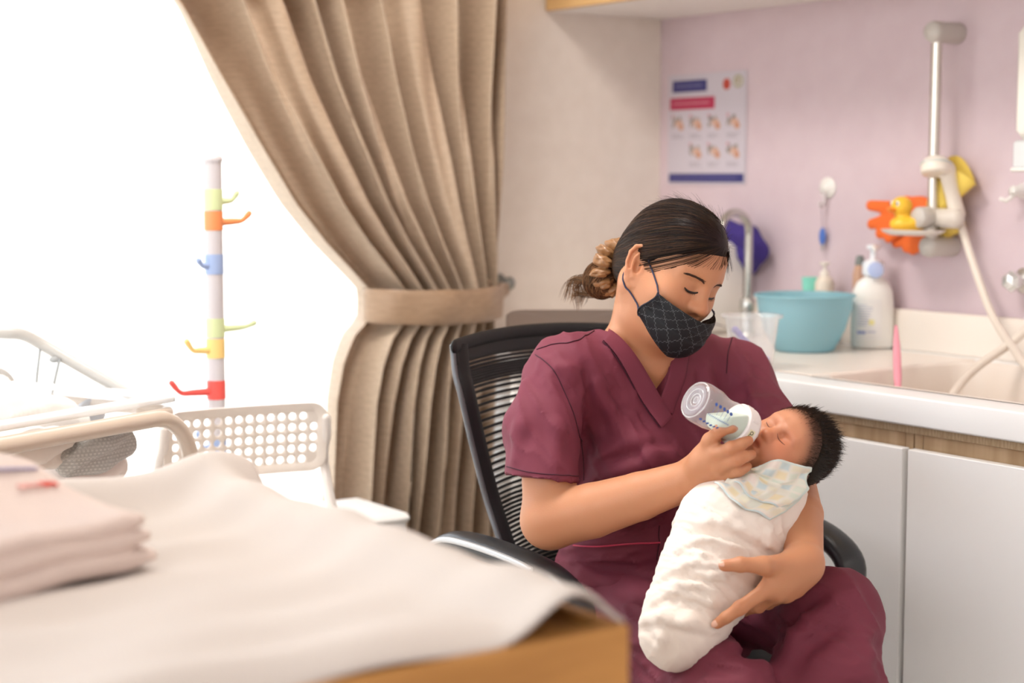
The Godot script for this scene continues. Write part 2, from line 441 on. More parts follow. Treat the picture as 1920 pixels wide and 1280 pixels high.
func poster() -> void:
	var tl := on_x(1253, 142, 2.797)
	var br := on_x(1397, 346, 2.797)
	var im := Image.create(512, 512, false, Image.FORMAT_RGB8)
	im.fill(Color("e9e4ea"))
	var navy := Color("3d3f86")
	im.fill_rect(Rect2i(30, 28, 232, 54), navy)
	im.fill_rect(Rect2i(14, 108, 300, 56), Color("d2355f"))
	for k in 20: im.fill_rect(Rect2i(52 + k * 9, 48, 6, 12), Color("8d8cb9"))
	for k in 27: im.fill_rect(Rect2i(36 + k * 9, 130, 6, 10), Color("f1a8ba"))
	im.fill_rect(Rect2i(10, 462, 492, 40), navy)
	for k in 24: im.fill_rect(Rect2i(30 + k * 18, 478, 12, 7), Color("7c79ad"))
	disc(im, 388, 56, 24, 26, Color("d6543f"))
	disc(im, 460, 46, 32, 30, Color("c8c6a4"))
	disc(im, 460, 46, 20, 18, Color("efeee6"))
	disc(im, 458, 44, 9, 12, Color("b29a5a"))
	var r2 := RandomNumberGenerator.new()
	r2.seed = 8
	for row in 2:
		for k in 4:
			if row == 1 and k == 0: continue
			var cx := 66 + k * 122
			var cy := 232 + row * 132
			disc(im, cx - 34, cy - 38, 9, 9, Color("e9b3bd"))
			for j in 16:
				var a := Vector2(cx - 36 + j * 4, cy - 14 + r2.randi_range(-16, 20))
				disc(im, int(a.x), int(a.y), 5, 11, Color("8f8a80") if j % 3 else Color("b9b2a6"))
			disc(im, cx + 8, cy - 6, 26, 15, Color("eec2a6"))
			disc(im, cx + 24, cy + 12, 17, 16, Color("e5ab88"))
			disc(im, cx - 6, cy + 2, 15, 9, Color("f3d2bd"))
			for j in 3: im.fill_rect(Rect2i(cx - 40, cy + 46 + j * 8, r2.randi_range(50, 86), 3), Color("b8b2ba"))
	var m := mat("dedade", 0.45)
	m.albedo_texture = ImageTexture.create_from_image(im)
	var t := thing("poster", "hand washing poster with navy and red banners on the lilac wall", "poster", Vector3(2.797, (tl.y + br.y) / 2, (tl.z + br.z) / 2))
	var b := Buf.new()
	b.sheet(func(u: float, v: float) -> Vector3: return Vector3(2.7975 - 0.0012 * sin(PI * u), lerpf(tl.y, br.y, v), lerpf(tl.z, br.z, u)), 8, 8, 0.0008)
	obj("sheet", b, m, t)

func disc(im: Image, cx: int, cy: int, rx: int, ry: int, c: Color) -> void:
	for y in range(maxi(cy - ry, 0), mini(cy + ry + 1, im.get_height())):
		for x in range(maxi(cx - rx, 0), mini(cx + rx + 1, im.get_width())):
			if Vector2((x - cx) / float(rx), (y - cy) / float(ry)).length() <= 1.0: im.set_pixel(x, y, c)

func key_on_hook() -> void:
	var q := on_x(1553, 352, 2.799)
	var t := thing("suction_hook", "round white suction hook stuck on the lilac wall", "hook", q)
	var out := Basis(Vector3.BACK, PI / 2)   # y points out of the wall, to -x
	var b := Buf.new()
	b.lathe([Vector2(0.024, 0), Vector2(0.024, 0.003), Vector2(0.018, 0.007), Vector2(0.013, 0.008), Vector2(0.012, 0.014), Vector2(0.0, 0.016)], q, out, 28)
	obj("cup", b, mat("eeeae4", 0.3), t)
	obj("hook", tube(curve([q + Vector3(-0.012, -0.008, 0), q + Vector3(-0.012, -0.032, 0), q + Vector3(-0.02, -0.042, 0), q + Vector3(-0.026, -0.034, 0)], 10), 0.004, 8, true), mat("d9cfd0", 0.3), t)
	var k := on_x(1545, 443, 2.79)
	t = thing("key", "blue-headed key hanging on a thin string under the suction hook", "key", k)
	obj("string", tube([q + Vector3(-0.021, -0.041, 0), Vector3(2.785, k.y + 0.02, k.z)], 0.0012, 6), mat("b9aab4", 0.7), t)
	b = Buf.new()
	b.ball(Vector3(2.785, k.y, k.z), Vector3(0.005, 0.02, 0.0095), Basis.IDENTITY, 16)
	obj("bow", b, mat("4a73c4", 0.4), t)
	obj("blade", box(Vector3(2.785, k.y - 0.024, k.z), Vector3(0.003, 0.016, 0.006), 0.001), mat("a9a9a6", 0.3, 1.0), t)

func shower() -> void:
	var grey := mat("c9c2bb", 0.35)
	var steel := mat("dcd6ce", 0.28, 0.9)
	var ivory := mat("f1e7da", 0.3)
	var xr := 2.735
	var top := on_x(1757, 60, xr)
	var bx := xr
	var bz := top.z
	var out := Basis(Vector3.BACK, PI / 2)
	var yb := high(462, bx, bz)
	var ys := high(407, bx, bz)
	var yd := high(440, bx, bz)
	var t := thing("shower_rail", "wall mounted shower rail with grey brackets and slider on the lilac wall", "shower rail", Vector3(bx, yb, bz))
	obj("bar", tube([Vector3(bx, yb, bz), Vector3(bx, top.y, bz)], 0.0115, 16), steel, t)
	for y in [top.y, yb]:
		var b := Buf.new()
		b.lathe([Vector2(0.021, 0), Vector2(0.0225, 0.004), Vector2(0.0215, 0.05), Vector2(0.0225, 0.074), Vector2(0.019, 0.084), Vector2(0.0, 0.087)], Vector3(2.80, y, bz), out, 24)
		obj("bracket", b, grey, t)
	var b := Buf.new()
	b.lathe([Vector2(0.0, 0), Vector2(0.02, 0.001), Vector2(0.022, 0.006), Vector2(0.022, 0.03), Vector2(0.017, 0.036), Vector2(0.0, 0.038)], Vector3(bx - 0.012, ys, bz), out, 24)
	obj("slider_knob", b, grey, t)
	b = Buf.new()
	b.box(Vector3(bx + 0.005, ys - 0.002, bz + 0.035), Vector3(0.04, 0.04, 0.075), 0.012)
	obj("handset_holder", b, mat("ddd3c8", 0.35), t)
	b = Buf.new()   # soap dish on an arm
	var dc := on_x(1712, 441, 2.70)
	b.lathe([Vector2(0, 0), Vector2(0.04, 0.0), Vector2(0.052, 0.006), Vector2(0.056, 0.012), Vector2(0.054, 0.012), Vector2(0.04, 0.004), Vector2(0, 0.003)], dc, Basis.IDENTITY, 32, 1.3)
	obj("soap_dish", b, mat("e9e2da", 0.3), t)
	obj("dish_arm", tube([dc + Vector3(0, 0.004, 0.05), Vector3(bx, yd + 0.01, bz - 0.012)], [0.01, 0.014], 10, true), grey, t)
	# hand shower with its hose
	var hs := thing("hand_shower", "cream hand shower with white hose parked on the rail", "shower head", at(1757, 305, cam_f.dot(Vector3(bx, 1.2, bz) - EYE) - 0.06))
	var dp := cam_f.dot(Vector3(bx, 1.1, bz) - EYE)
	var h0 := at(1755, 306, dp - 0.055)
	var h1 := at(1776, 322, dp - 0.05)
	var h2 := at(1795, 402, dp - 0.03)
	b = Buf.new()
	b.tube(curve([h1 + (h0 - h1) * 0.4, h1, h1.lerp(h2, 0.5), h2], 14), [0.014, 0.02, 0.021, 0.02, 0.019, 0.018, 0.017, 0.0165, 0.016, 0.0155, 0.015, 0.0155, 0.016, 0.0165, 0.0165], 16, false, true)
	obj("handle", b, ivory, hs)
	b = Buf.new()
	var face := (Vector3(-0.75, -0.35, 0.35)).normalized()
	b.lathe([Vector2(0, -0.012), Vector2(0.02, -0.011), Vector2(0.029, -0.002), Vector2(0.031, 0.008), Vector2(0.031, 0.018), Vector2(0.028, 0.023), Vector2(0.02, 0.024), Vector2(0, 0.024)], h0, frame(Vector3(-0.2, -0.95, 0.2), Vector3(1, 0, 0)), 28)
	obj("spray_head", b, ivory, hs)
	b = Buf.new()
	b.lathe([Vector2(0.0315, 0.0), Vector2(0.0325, 0.002), Vector2(0.0315, 0.004)], h0 , frame(Vector3(-0.2, -0.95, 0.2), Vector3(1, 0, 0)), 28)
	b.closed = false
	obj("seam_ring", b, mat("cfd2cc", 0.3), hs)
	var hose := [h2, at(1803, 425, dp - 0.03), at(1825, 495, dp - 0.06), at(1860, 590, dp - 0.14), at(1898, 650, dp - 0.24), at(1950, 715, dp - 0.4), at(2010, 720, dp - 0.45), at(2010, 600, dp - 0.30), at(1960, 590, dp - 0.22), at(1900, 640, dp - 0.22), at(1830, 690, dp - 0.24), at(1790, 735, dp - 0.3), at(1775, 775, dp - 0.36), at(1790, 800, dp - 0.40)]
	obj("hose", tube(curve(hose, 90), 0.0082, 10, true), mat("e9ddd0", 0.4), hs)
	# rubber gloves hung behind the dish
	glove("rubber_glove", "orange rubber glove with yellow cuff spread behind the toy duck", [[1632, 385], [1634, 420], [1650, 438], [1666, 446]], [1700, 378], [1722, 394], [1745, 402], [1806, 318], 2.758, 0.0)
	glove("rubber_glove", "orange rubber glove mostly hidden under the soap dish", [[1680, 455], [1700, 464], [1712, 468], [1722, 462]], [1712, 430], [1728, 428], [1752, 440], [1792, 400], 2.772, 0.4)
	duck(dc)
	# dispenser, valve and peg at the frame's edge
	var d0 := on_x(1888, 322, 2.68)
	var dw := 0.16
	var y0 := d0.y
	var y1 := high(40, 2.68, d0.z)
	var zc := d0.z + dw / 2
	var t2 := thing("soap_dispenser", "white wall dispenser with pale grey lower band at the frame's right edge", "dispenser", Vector3(2.74, y0, zc))
	obj("body", box(Vector3(2.74, y0 + (y1 - y0) * 0.6, zc), Vector3(0.119, (y1 - y0) * 0.8, dw), 0.022), mat("f3efe6", 0.3), t2)
	obj("lower_band", box(Vector3(2.742, y0 + (y1 - y0) * 0.115, zc), Vector3(0.112, (y1 - y0) * 0.19, dw - 0.008), 0.006), mat("dfe1e2", 0.25), t2)
	obj("lip", box(Vector3(2.741, y0 + 0.004, zc), Vector3(0.114, 0.009, dw - 0.004), 0.003), mat("f6f4ee", 0.3), t2)
	var vq := on_x(1912, 526, 2.79)
	t2 = thing("shower_valve", "chrome wall valve knob low at the frame's right edge", "valve", vq)
	b = Buf.new()
	b.lathe([Vector2(0.012, 0), Vector2(0.012, 0.03), Vector2(0.02, 0.034), Vector2(0.022, 0.045), Vector2(0.015, 0.055), Vector2(0, 0.057)], vq + Vector3(0.01, 0, 0.006), out, 6)
	obj("knob", b, mat("e6e6e4", 0.2, 0.7), t2, true)
	b = Buf.new()
	b.lathe([Vector2(0.026, 0), Vector2(0.026, 0.004), Vector2(0.014, 0.009)], vq + Vector3(0.01, 0, 0.006), out, 24)
	obj("flange", b, mat("d5d5d2", 0.25, 0.9), t2)
	var pq := on_x(1914, 358, 2.79)
	t2 = thing("wall_hook", "small white double hook on the wall under the dispenser", "hook", pq)
	b = Buf.new()
	b.lathe([Vector2(0.016, 0), Vector2(0.016, 0.006), Vector2(0.01, 0.02), Vector2(0.011, 0.034), Vector2(0, 0.038)], pq + Vector3(0.01, 0, 0), out, 18)
	obj("knob", b, mat("f4f1ec", 0.3), t2)
	obj("prong", tube([pq + Vector3(-0.015, -0.006, 0), pq + Vector3(-0.03, -0.02, -0.012), pq + Vector3(-0.034, -0.016, -0.02)], 0.0045, 8, true), mat("f4f1ec", 0.3), t2)

func glove(called: String, label: String, tips: Array, thumb: Array, palm: Array, wrist: Array, cuff: Array, x: float, k: float) -> void:
	var P := func(a: Array, off := 0.0) -> Vector3: return on_x(a[0], a[1], x - off)
	var pm: Vector3 = P.call(palm)
	var wr: Vector3 = P.call(wrist)
	var t := thing(called, label, "glove", wr, "orange and yellow rubber gloves")
	var s := Sdf.new()
	for q in tips:
		var tip: Vector3 = P.call(q)
		s.cap(pm.lerp(wr, 0.2).lerp(tip, 0.12), tip, 0.0185, 0.0115, 0.009)
	s.cap(pm, P.call(thumb), 0.018, 0.012, 0.02)
	s.cap(pm.lerp(wr, 0.3), wr, 0.03, 0.032, 0.02)
	var b := Buf.new()
	s.build(b, 0.0045, pm - Vector3(0.06, 0.16, 0.16), wr + Vector3(0.035, 0.12, 0.14))
	for n in b.v.size(): b.v[n].x = clampf(x + (b.v[n].x - x) * 0.6, x - 0.03, 2.797)
	obj("hand", b, mat("f2702a", 0.55), t)
	# cuff: an open flattened sleeve that flares
	var cf: Vector3 = P.call(cuff, 0.0)
	b = Buf.new()
	var ax := (cf - wr).normalized()
	var side := ax.cross(Vector3.RIGHT).normalized()
	var L := wr.distance_to(cf)
	b.sheet(func(u: float, v: float) -> Vector3:
		var a := TAU * u
		var w := lerpf(0.022, 0.043, v) * (1.0 + 0.05 * sin(a * 3.0 + v * 4.0))
		var p := wr + ax * (v * L + 0.006 * sin(a * 2.0) * v) + side * cos(a) * w + Vector3.RIGHT * sin(a) * lerpf(0.017, 0.022, v)
		p.x = minf(p.x, 2.796)
		return p, 28, 10, 0.0015)
	obj("cuff", b, mat("efd162", 0.5), t)

func duck(dc: Vector3) -> void:
	var q := dc + Vector3(0, 0.003, -0.012)
	var t := thing("toy_duck", "yellow rubber duck with orange beak sitting on the soap dish", "toy duck", q)
	var fw := (-cam_r * 0.86 - cam_f * 0.3).slide(Vector3.UP).normalized()
	var bs := Basis(Vector3.UP.cross(fw).normalized(), Vector3.UP, fw)
	var s := Sdf.new()
	var L := func(a: Vector3) -> Vector3: return q + bs * a
	s.ell(L.call(Vector3(0, 0.02, 0)), Vector3(0.03, 0.0205, 0.042), bs, 0.01)
	s.cap(L.call(Vector3(0, 0.025, -0.03)), L.call(Vector3(0, 0.04, -0.05)), 0.014, 0.005, 0.015)
	s.ell(L.call(Vector3(0, 0.056, 0.018)), Vector3(0.021, 0.021, 0.022), bs, 0.008)
	for sx in [-1, 1]: s.ell(L.call(Vector3(0.028 * sx, 0.024, -0.008)), Vector3(0.007, 0.011, 0.02), bs, 0.006)
	var b := Buf.new()
	s.build(b, 0.003, q - Vector3(0.07, 0.005, 0.07), q + Vector3(0.07, 0.085, 0.07))
	obj("body", b, mat("f9c53a", 0.35), t)
	s = Sdf.new()
	s.ell(L.call(Vector3(0, 0.051, 0.042)), Vector3(0.011, 0.0035, 0.011), bs, 0.004)
	s.ell(L.call(Vector3(0, 0.046, 0.04)), Vector3(0.008, 0.003, 0.008), bs, 0.003)
	b = Buf.new()
	s.build(b, 0.0018, L.call(Vector3(0, 0.05, 0.04)) - Vector3.ONE * 0.02, L.call(Vector3(0, 0.05, 0.04)) + Vector3.ONE * 0.02)
	obj("beak", b, mat("f28a2c", 0.35), t)
	for sx in [-1, 1]:
		var e: Vector3 = L.call(Vector3(0.0105 * sx, 0.062, 0.0345))
		b = Buf.new()
		b.ball(e, Vector3(0.005, 0.006, 0.004), bs, 12)
		var o := obj("eye", b, mat("f4f4f0", 0.3), t)
		b = Buf.new()
		b.ball(e + bs * Vector3(0.001 * sx, 0, 0.003), Vector3(0.0025, 0.0035, 0.002), bs, 10)
		obj("pupil", b, mat("26221f", 0.3), o)

func window_side() -> void:
	coat_stand()
	folding_chair()
	bassinet()
	# white side cabinet between the folding chair and the curtain
	var c := on_y(773, 962, 0.55)
	var t := thing("side_cabinet", "low white bedside cabinet standing before the taupe curtain", "cabinet", Vector3(c.x - 0.17, 0, c.z - 0.11))
	var white := mat("f4f2ef", 0.35)
	obj("body", box(Vector3(c.x - 0.17, 0.27, c.z - 0.112), Vector3(0.33, 0.54, 0.2), 0.004), white, t)
	obj("top", box(Vector3(c.x - 0.17, 0.54, c.z - 0.107), Vector3(0.34, 0.022, 0.214), 0.009), white, t)
	for k in 2:
		var d := obj("drawer", box(Vector3(c.x - 0.17, 0.40 - k * 0.24, c.z - 0.008), Vector3(0.31, 0.22, 0.016), 0.004), white, t)
		obj("handle", box(Vector3(c.x - 0.17, 0.47 - k * 0.24, c.z + 0.006), Vector3(0.1, 0.012, 0.016), 0.005), mat("c8c8c6", 0.3, 0.8), d)
	# tall bin with a dark sloping lid behind the office chair
	var bl := at(984, 579, 3.36)
	var fl := at(948, 628, 3.16)
	var ux := cam_r.slide(Vector3.UP).normalized()
	var uz := Vector3(cam_f.x, 0, cam_f.z).normalized()
	var dz := (bl - fl).dot(uz)
	var bmid := fl + ux * 0.125 + uz * dz * 0.5
	t = thing("waste_bin", "tall waste bin with dark sloping lid by the cream wall behind the chair", "waste bin", Vector3(bmid.x, 0, bmid.z))
	var dark := mat("3a3532", 0.38)
	var b := Buf.new()
	var rings := []
	for q in [[0.02, 0.0], [0.016, 0.01], [0.008, 0.86], [0.008, 0.905]]:
		var ring := PackedVector3Array()
		for p in round_rect(-0.125 + q[0], 0.125 - q[0], -dz * 0.5 + q[0], dz * 0.5 - q[0], 0.0, 0.03): ring.append(Vector3(bmid.x, q[1], bmid.z) + ux * p.x + uz * p.z)
		rings.append(ring)
	b.loft(rings)
	obj("body", b, mat("d9d2ca", 0.4), t)
	b = Buf.new()
	rings = []
	for q in [[0.0, -0.035], [0.0, -0.006], [0.006, 0.0]]:
		var ring := PackedVector3Array()
		for p in round_rect(-0.125 + q[0], 0.125 - q[0], -dz * 0.5 + q[0], dz * 0.5 - q[0], 0.0, 0.03):
			ring.append(Vector3(bmid.x, lerpf(fl.y, bl.y, p.z / dz + 0.5) + q[1], bmid.z) + ux * p.x + uz * p.z)
		rings.append(ring)
	b.loft(rings)
	obj("lid", b, mat("574840", 0.34), t)
	obj("pedal", box(Vector3(bmid.x, 0.03, bmid.z) - uz * (dz * 0.5 + 0.01), Vector3(0.08, 0.015, 0.05), 0.005, Basis(ux, Vector3.UP, ux.cross(Vector3.UP))), dark, t)

func coat_stand() -> void:
	var z := -2.93
	var q := on_z(402, 520, z)
	var x := q.x
	var t := thing("coat_stand", "children's coat stand with bright coloured rings before the window", "coat stand", Vector3(x, 0, z))
	var grey := mat("cfc9cc", 0.4)
	var cols := {"g": mat("d4dfab", 0.4), "o": mat("f3955c", 0.4), "b": mat("a0b4dc", 0.4), "y": mat("f8d486", 0.4), "r": mat("ec5a52", 0.4)}
	var r := 0.0168
	var yt := high(290, x, z)
	var b := Buf.new()
	b.lathe([Vector2(0, 0.02), Vector2(r, 0.02), Vector2(r, yt - 0.014), Vector2(r * 1.12, yt - 0.012), Vector2(r * 1.12, yt - 0.005), Vector2(r * 0.8, yt), Vector2(0, yt)], Vector3(x, 0, z), Basis.IDENTITY, 28)
	obj("pole", b, grey, t)
	b = Buf.new()
	b.lathe([Vector2(0, 0), Vector2(0.125, 0), Vector2(0.13, 0.006), Vector2(0.12, 0.016), Vector2(0.04, 0.03), Vector2(0.03, 0.05), Vector2(0, 0.05)], Vector3(x, 0, z), Basis.IDENTITY, 40)
	obj("base", b, grey, t)
	# rings: top row, bottom row, colour, hook tip in the picture
	for k in [[354, 394, "g", 444, 362], [395, 432, "o", 467, 400], [476, 514, "b", 372, 488], [596, 632, "g", 476, 605], [634, 671, "y", 350, 640], [712, 748, "r", 322, 718], [818, 852, "b", 372, 812], [856, 892, "r", 448, 868]]:
		var y0 := high(k[1], x, z)
		var y1 := high(k[0], x, z)
		b = Buf.new()
		b.lathe([Vector2(r * 0.98, y0), Vector2(r * 1.06, y0 + 0.001), Vector2(r * 1.06, y1 - 0.001), Vector2(r * 0.98, y1)], Vector3(x, 0, z), Basis.IDENTITY, 28)
		b.closed = false
		var ring := obj("ring", b, cols[k[2]], t)
		var tip := on_z(k[3], k[4], z + 0.01)
		var ym := lerpf(y0, y1, 0.42)
		var dir: Vector3 = Vector3(tip.x - x, 0, tip.z - z).normalized()
		var len := Vector2(tip.x - x, tip.z - z).length()
		var p := Vector3(x, ym, z)
		var pts := curve([p + dir * r * 0.7, p + dir * (r + len) * 0.45 + Vector3(0, 0.001, 0), p + dir * len * 0.8 + Vector3(0, 0.003, 0), Vector3(tip.x, tip.y, tip.z)], 14)
		var rad := []
		for j in pts.size(): rad.append(lerpf(0.0075, 0.0048, minf(1.0, j / 9.0)) if j < 12 else 0.0058)
		obj("hook", tube(pts, rad, 10, true), cols[k[2]], ring)

func folding_chair() -> void:
	var cw := mat("f3e9df", 0.4)
	var steel := mat("efe8e2", 0.3, 0.2)
	# the backrest in its own plane: corners from the picture at about three metres
	var tl := at(312, 776, 2.98)
	var tr := at(612, 752, 3.13)
	var ux := (tr - tl)
	var W := 0.345
	var dirx := Vector3(ux.x, 0, ux.z).normalized()
	var nz := dirx.cross(Vector3.UP)      # towards the camera
	if nz.dot(cam_f) > 0: nz = -nz
	var mid := (tl + tr) * 0.5
	var t := thing("folding_chair", "white folding chair with perforated plastic backrest facing the window", "chair", Vector3(mid.x, 0, mid.z))
	var ytop := mid.y
	var H := 0.124
	var pitch := 0.0202
	var P := func(a: float, h: float, off: float) -> Vector3:   # a across from the middle, h down from the top
		var bow := 0.02 * (1.0 - pow(a / (W * 0.5), 2.0))
		return Vector3(mid.x, ytop - h, mid.z) + dirx * a + nz * (off - bow - 0.12 * h)
	var b := Buf.new()
	var ncol := 14
	var nrow := 5
	var x0 := -pitch * ncol * 0.5
	var y0 := 0.014
	var hole := func(ix: int, iy: int) -> bool:
		return ix >= 0 and iy >= 0 and ix < ncol and iy < nrow and not ((iy == 0 or iy == nrow - 1) and (ix == 0 or ix == ncol - 1))
	for side in 2:
		var off := 0.0035 if side == 0 else -0.0035
		for iy in nrow:
			for ix in ncol:
				var cx := x0 + (ix + 0.5) * pitch
				var cyy := y0 + (iy + 0.5) * pitch
				var sq := []
				for k in 16:
					var w := TAU * k / 16.0
					var m := maxf(absf(cos(w)), absf(sin(w)))
					sq.append(b.vert(P.call(cx + cos(w) / m * pitch * 0.5, cyy + sin(w) / m * pitch * 0.5, off)))
				if hole.call(ix, iy):
					var ci := []
					var cj := []
					for k in 16:
						var w := TAU * k / 16.0
						ci.append(b.vert(P.call(cx + cos(w) * 0.0076, cyy + sin(w) * 0.0076, off)))
						cj.append(b.vert(P.call(cx + cos(w) * 0.0066, cyy + sin(w) * 0.0066, 0.0)))
					for k in 16:
						var n := (k + 1) % 16
						if side == 0:
							b.quad(sq[k], sq[n], ci[n], ci[k]); b.quad(ci[k], ci[n], cj[n], cj[k])
						else:
							b.quad(sq[k], ci[k], ci[n], sq[n]); b.quad(ci[k], cj[k], cj[n], ci[n])
				else:
					var m := b.vert(P.call(cx, cyy, off))
					for k in 16:
						if side == 0: b.tri(m, sq[k], sq[(k + 1) % 16])
						else: b.tri(m, sq[(k + 1) % 16], sq[k])
	b.closed = false
	obj("perforated_panel", b, cw, t)
	# the rounded rim round the panel
	b = Buf.new()
	var rx := pitch * ncol * 0.5 + 0.0135
	var ry0 := 0.0
	var ry1 := y0 * 2 + pitch * nrow
	var cr := 0.03
	var rings := []
	for w in [[0.0, 0.0055], [0.0, -0.0055], [0.0165, -0.0045], [0.0165, 0.0045]]:   # inset from the edge, side
		var cor := []
		for q in [[rx - cr, ry1 - cr, 0], [-rx + cr, ry1 - cr, 1], [-rx + cr, ry0 + cr, 2], [rx - cr, ry0 + cr, 3]]:
			for k in 7:
				var a: float = (q[2] + k / 6.0) * PI / 2
				cor.append(Vector2(q[0] + cos(a) * (cr - w[0]), q[1] + sin(a) * (cr - w[0])))
		var ring := PackedVector3Array()
		for k in cor.size():
			for j in (8 if k % 7 == 6 else 1):
				var m: Vector2 = cor[k].lerp(cor[(k + 1) % cor.size()], j / 8.0 if k % 7 == 6 else 0.0)
				ring.append(P.call(m.x, m.y, w[1]))
		rings.append(ring)
	rings.append(rings[0])
	b.loft(rings, true, false, false)
	b.closed = true
	obj("rim", b, cw, t)
	# frame: two side tubes run down from the back to the floor; the seat hangs between
	for s in [-1, 1]:
		var top: Vector3 = P.call(rx * s + 0.0 * s, 0.06, 0.0)
		var low: Vector3 = P.call((rx + 0.004) * s, ry1 + 0.02, 0.0)
		var foot: Vector3 = Vector3(low.x, 0.01, low.z) + nz * 0.34 + dirx * 0.01 * s
		obj("leg", tube(curve([P.call((rx - 0.002) * s, 0.03, 0.0), top, low, low.lerp(foot, 0.5), foot], 24), 0.0098, 12, true), steel, t)
		var f2: Vector3 = Vector3(low.x, 0.01, low.z) - nz * 0.05 + dirx * 0.012 * s
		obj("leg", tube([low.lerp(foot, 0.45) + nz * 0.18, f2], 0.0095, 12, true), steel, t)
	var sc := Vector3(mid.x, ytop - 0.32, mid.z) + nz * 0.24
	b = Buf.new()
	b.box(sc, Vector3(0.34, 0.02, 0.33), 0.008, Basis(dirx, Vector3.UP, dirx.cross(Vector3.UP)))
	obj("seat", b, cw, t)

func bassinet() -> void:
	# tub corner nearest the picture's middle, rim height 0.85
	var tip := at(338, 738, 2.86)
	var yr := tip.y
	var e1 := (cam_f.slide(Vector3.UP).normalized() * cos(deg_to_rad(30)) + cam_r * sin(deg_to_rad(30))).normalized()   # along the long side, away
	var e2 := e1.cross(Vector3.UP)
	if e2.dot(cam_r) > 0: e2 = -e2    # across, to the left and away
	var L := 0.80
	var Wd := 0.42
	var c := tip - e1 * L * 0.5 + e2 * Wd * 0.5
	c.y = 0
	var t := thing("bassinet", "hospital bassinet with clear tub and cream tubular frame by the window", "bassinet", c)
	var P := func(a: float, y: float, w: float) -> Vector3: return c + e1 * a + e2 * w + Vector3(0, y, 0)
	var ring := func(la: float, wb: float, y: float, r: float) -> PackedVector3Array:
		var o := PackedVector3Array()
		for p in round_rect(-la * 0.5, la * 0.5, -wb * 0.5, wb * 0.5, 0.0, r): o.append(P.call(p.x, y, p.z))
		return o
	var acr := clear_plastic("fdfdff", 0.10, 0.05)
	var b := Buf.new()
	b.loft([ring.call(L - 0.06, Wd - 0.06, yr - 0.006, 0.05), ring.call(L - 0.075, Wd - 0.075, yr - 0.03, 0.05), ring.call(L - 0.16, Wd - 0.14, yr - 0.24, 0.05), ring.call(L - 0.18, Wd - 0.16, yr - 0.25, 0.05)], true, false, true)
	b.closed = false
	obj("tub", b, acr, t)
	b = Buf.new()
	b.loft([ring.call(L - 0.06, Wd - 0.06, yr - 0.006, 0.05), ring.call(L - 0.052, Wd - 0.052, yr, 0.05), ring.call(L - 0.004, Wd - 0.004, yr, 0.02), ring.call(L, Wd, yr - 0.004, 0.02), ring.call(L, Wd, yr - 0.012, 0.02), ring.call(L - 0.052, Wd - 0.052, yr - 0.008, 0.05)], true, false, false)
	b.closed = false
	obj("rim", b, clear_plastic("ffffff", 0.7, 0.1), t)
	var tubem := mat("d2c2b2", 0.3)
	# the frame: an upper rail round the tub, end loops, legs
	var yl := yr - 0.026
	var R := 0.0135
	var f0 := at(-120, 843, 2.45)
	var hx := L * 0.5 + 0.0
	var wy := -Wd * 0.5 - 0.0
	var fr := []
	for a in [-hx - 0.1, -0.2, 0.1, hx - 0.16, hx - 0.085]: fr.append(P.call(a, yl - 0.005, wy - 0.02))
	for k in range(1, 7):
		var w := k / 6.0 * PI / 2
		fr.append(P.call(hx - 0.085 + 0.085 * sin(w), yl - 0.005 - 0.085 * (1.0 - cos(w)), wy - 0.02))
	fr.append(P.call(hx, 0.4, wy - 0.02))
	fr.append(P.call(hx, 0.06, wy - 0.02))
	obj("front_rail", tube(fr, R, 16), tubem, t)
	var fb := []
	for q in fr: fb.append(q + e2 * (Wd + 0.04))
	obj("back_rail", tube(fb, R, 16), tubem, t)
	obj("end_rail", tube(curve([P.call(hx - 0.1, yl - 0.004, wy + 0.0), P.call(hx - 0.02, yl - 0.004, wy + 0.012), P.call(hx - 0.004, yl - 0.004, wy + 0.08), P.call(hx - 0.004, yl - 0.004, -wy - 0.06), P.call(hx - 0.05, yl - 0.004, -wy)], 24), 0.0105, 12, true), tubem, t)
	obj("side_rail", tube([P.call(-hx - 0.1, yl - 0.004, wy + 0.0), P.call(hx - 0.1, yl - 0.004, wy + 0.0)], 0.0105, 12), tubem, t)
	# rear canopy hoop, leaning, seen through the tub
	var hp := [at(-60, 622, 3.0), at(10, 624, 3.02), at(45, 628, 3.04), at(90, 652, 3.06), at(170, 698, 3.06), at(240, 738, 3.04), at(275, 760, 3.0)]
	obj("hoop", tube(curve(hp, 40), 0.0112, 12, true), mat("c2bfba", 0.35), t)
	for q in [[75, 655, 66, 750], [112, 672, 94, 760]]:
		obj("strap", tube([at(q[0], q[1], 3.05), at((q[0] + q[2]) / 2.0 - 1, (q[1] + q[3]) / 2.0, 3.05), at(q[2], q[3], 3.02)], 0.003, 6), mat("a9acac", 0.5), t)
	b = Buf.new()
	b.ball(at(101, 674, 3.05), Vector3(0.009, 0.006, 0.006), Basis(cam_r, cam_u, -cam_f), 12)
	obj("clip", b, mat("a5a7a7", 0.4), t)
	obj("hoop_end", tube(curve([at(-40, 690, 2.95), at(0, 702, 2.97), at(16, 718, 2.98), at(22, 740, 2.98)], 16), 0.012, 10, true), mat("b5b2ae", 0.4), t)
	obj("shelf", box(P.call(0, 0.22, 0), Vector3(L - 0.1, 0.02, Wd), 0.005, Basis(e1, Vector3.UP, e1.cross(Vector3.UP))), mat("ece6de", 0.4), t)
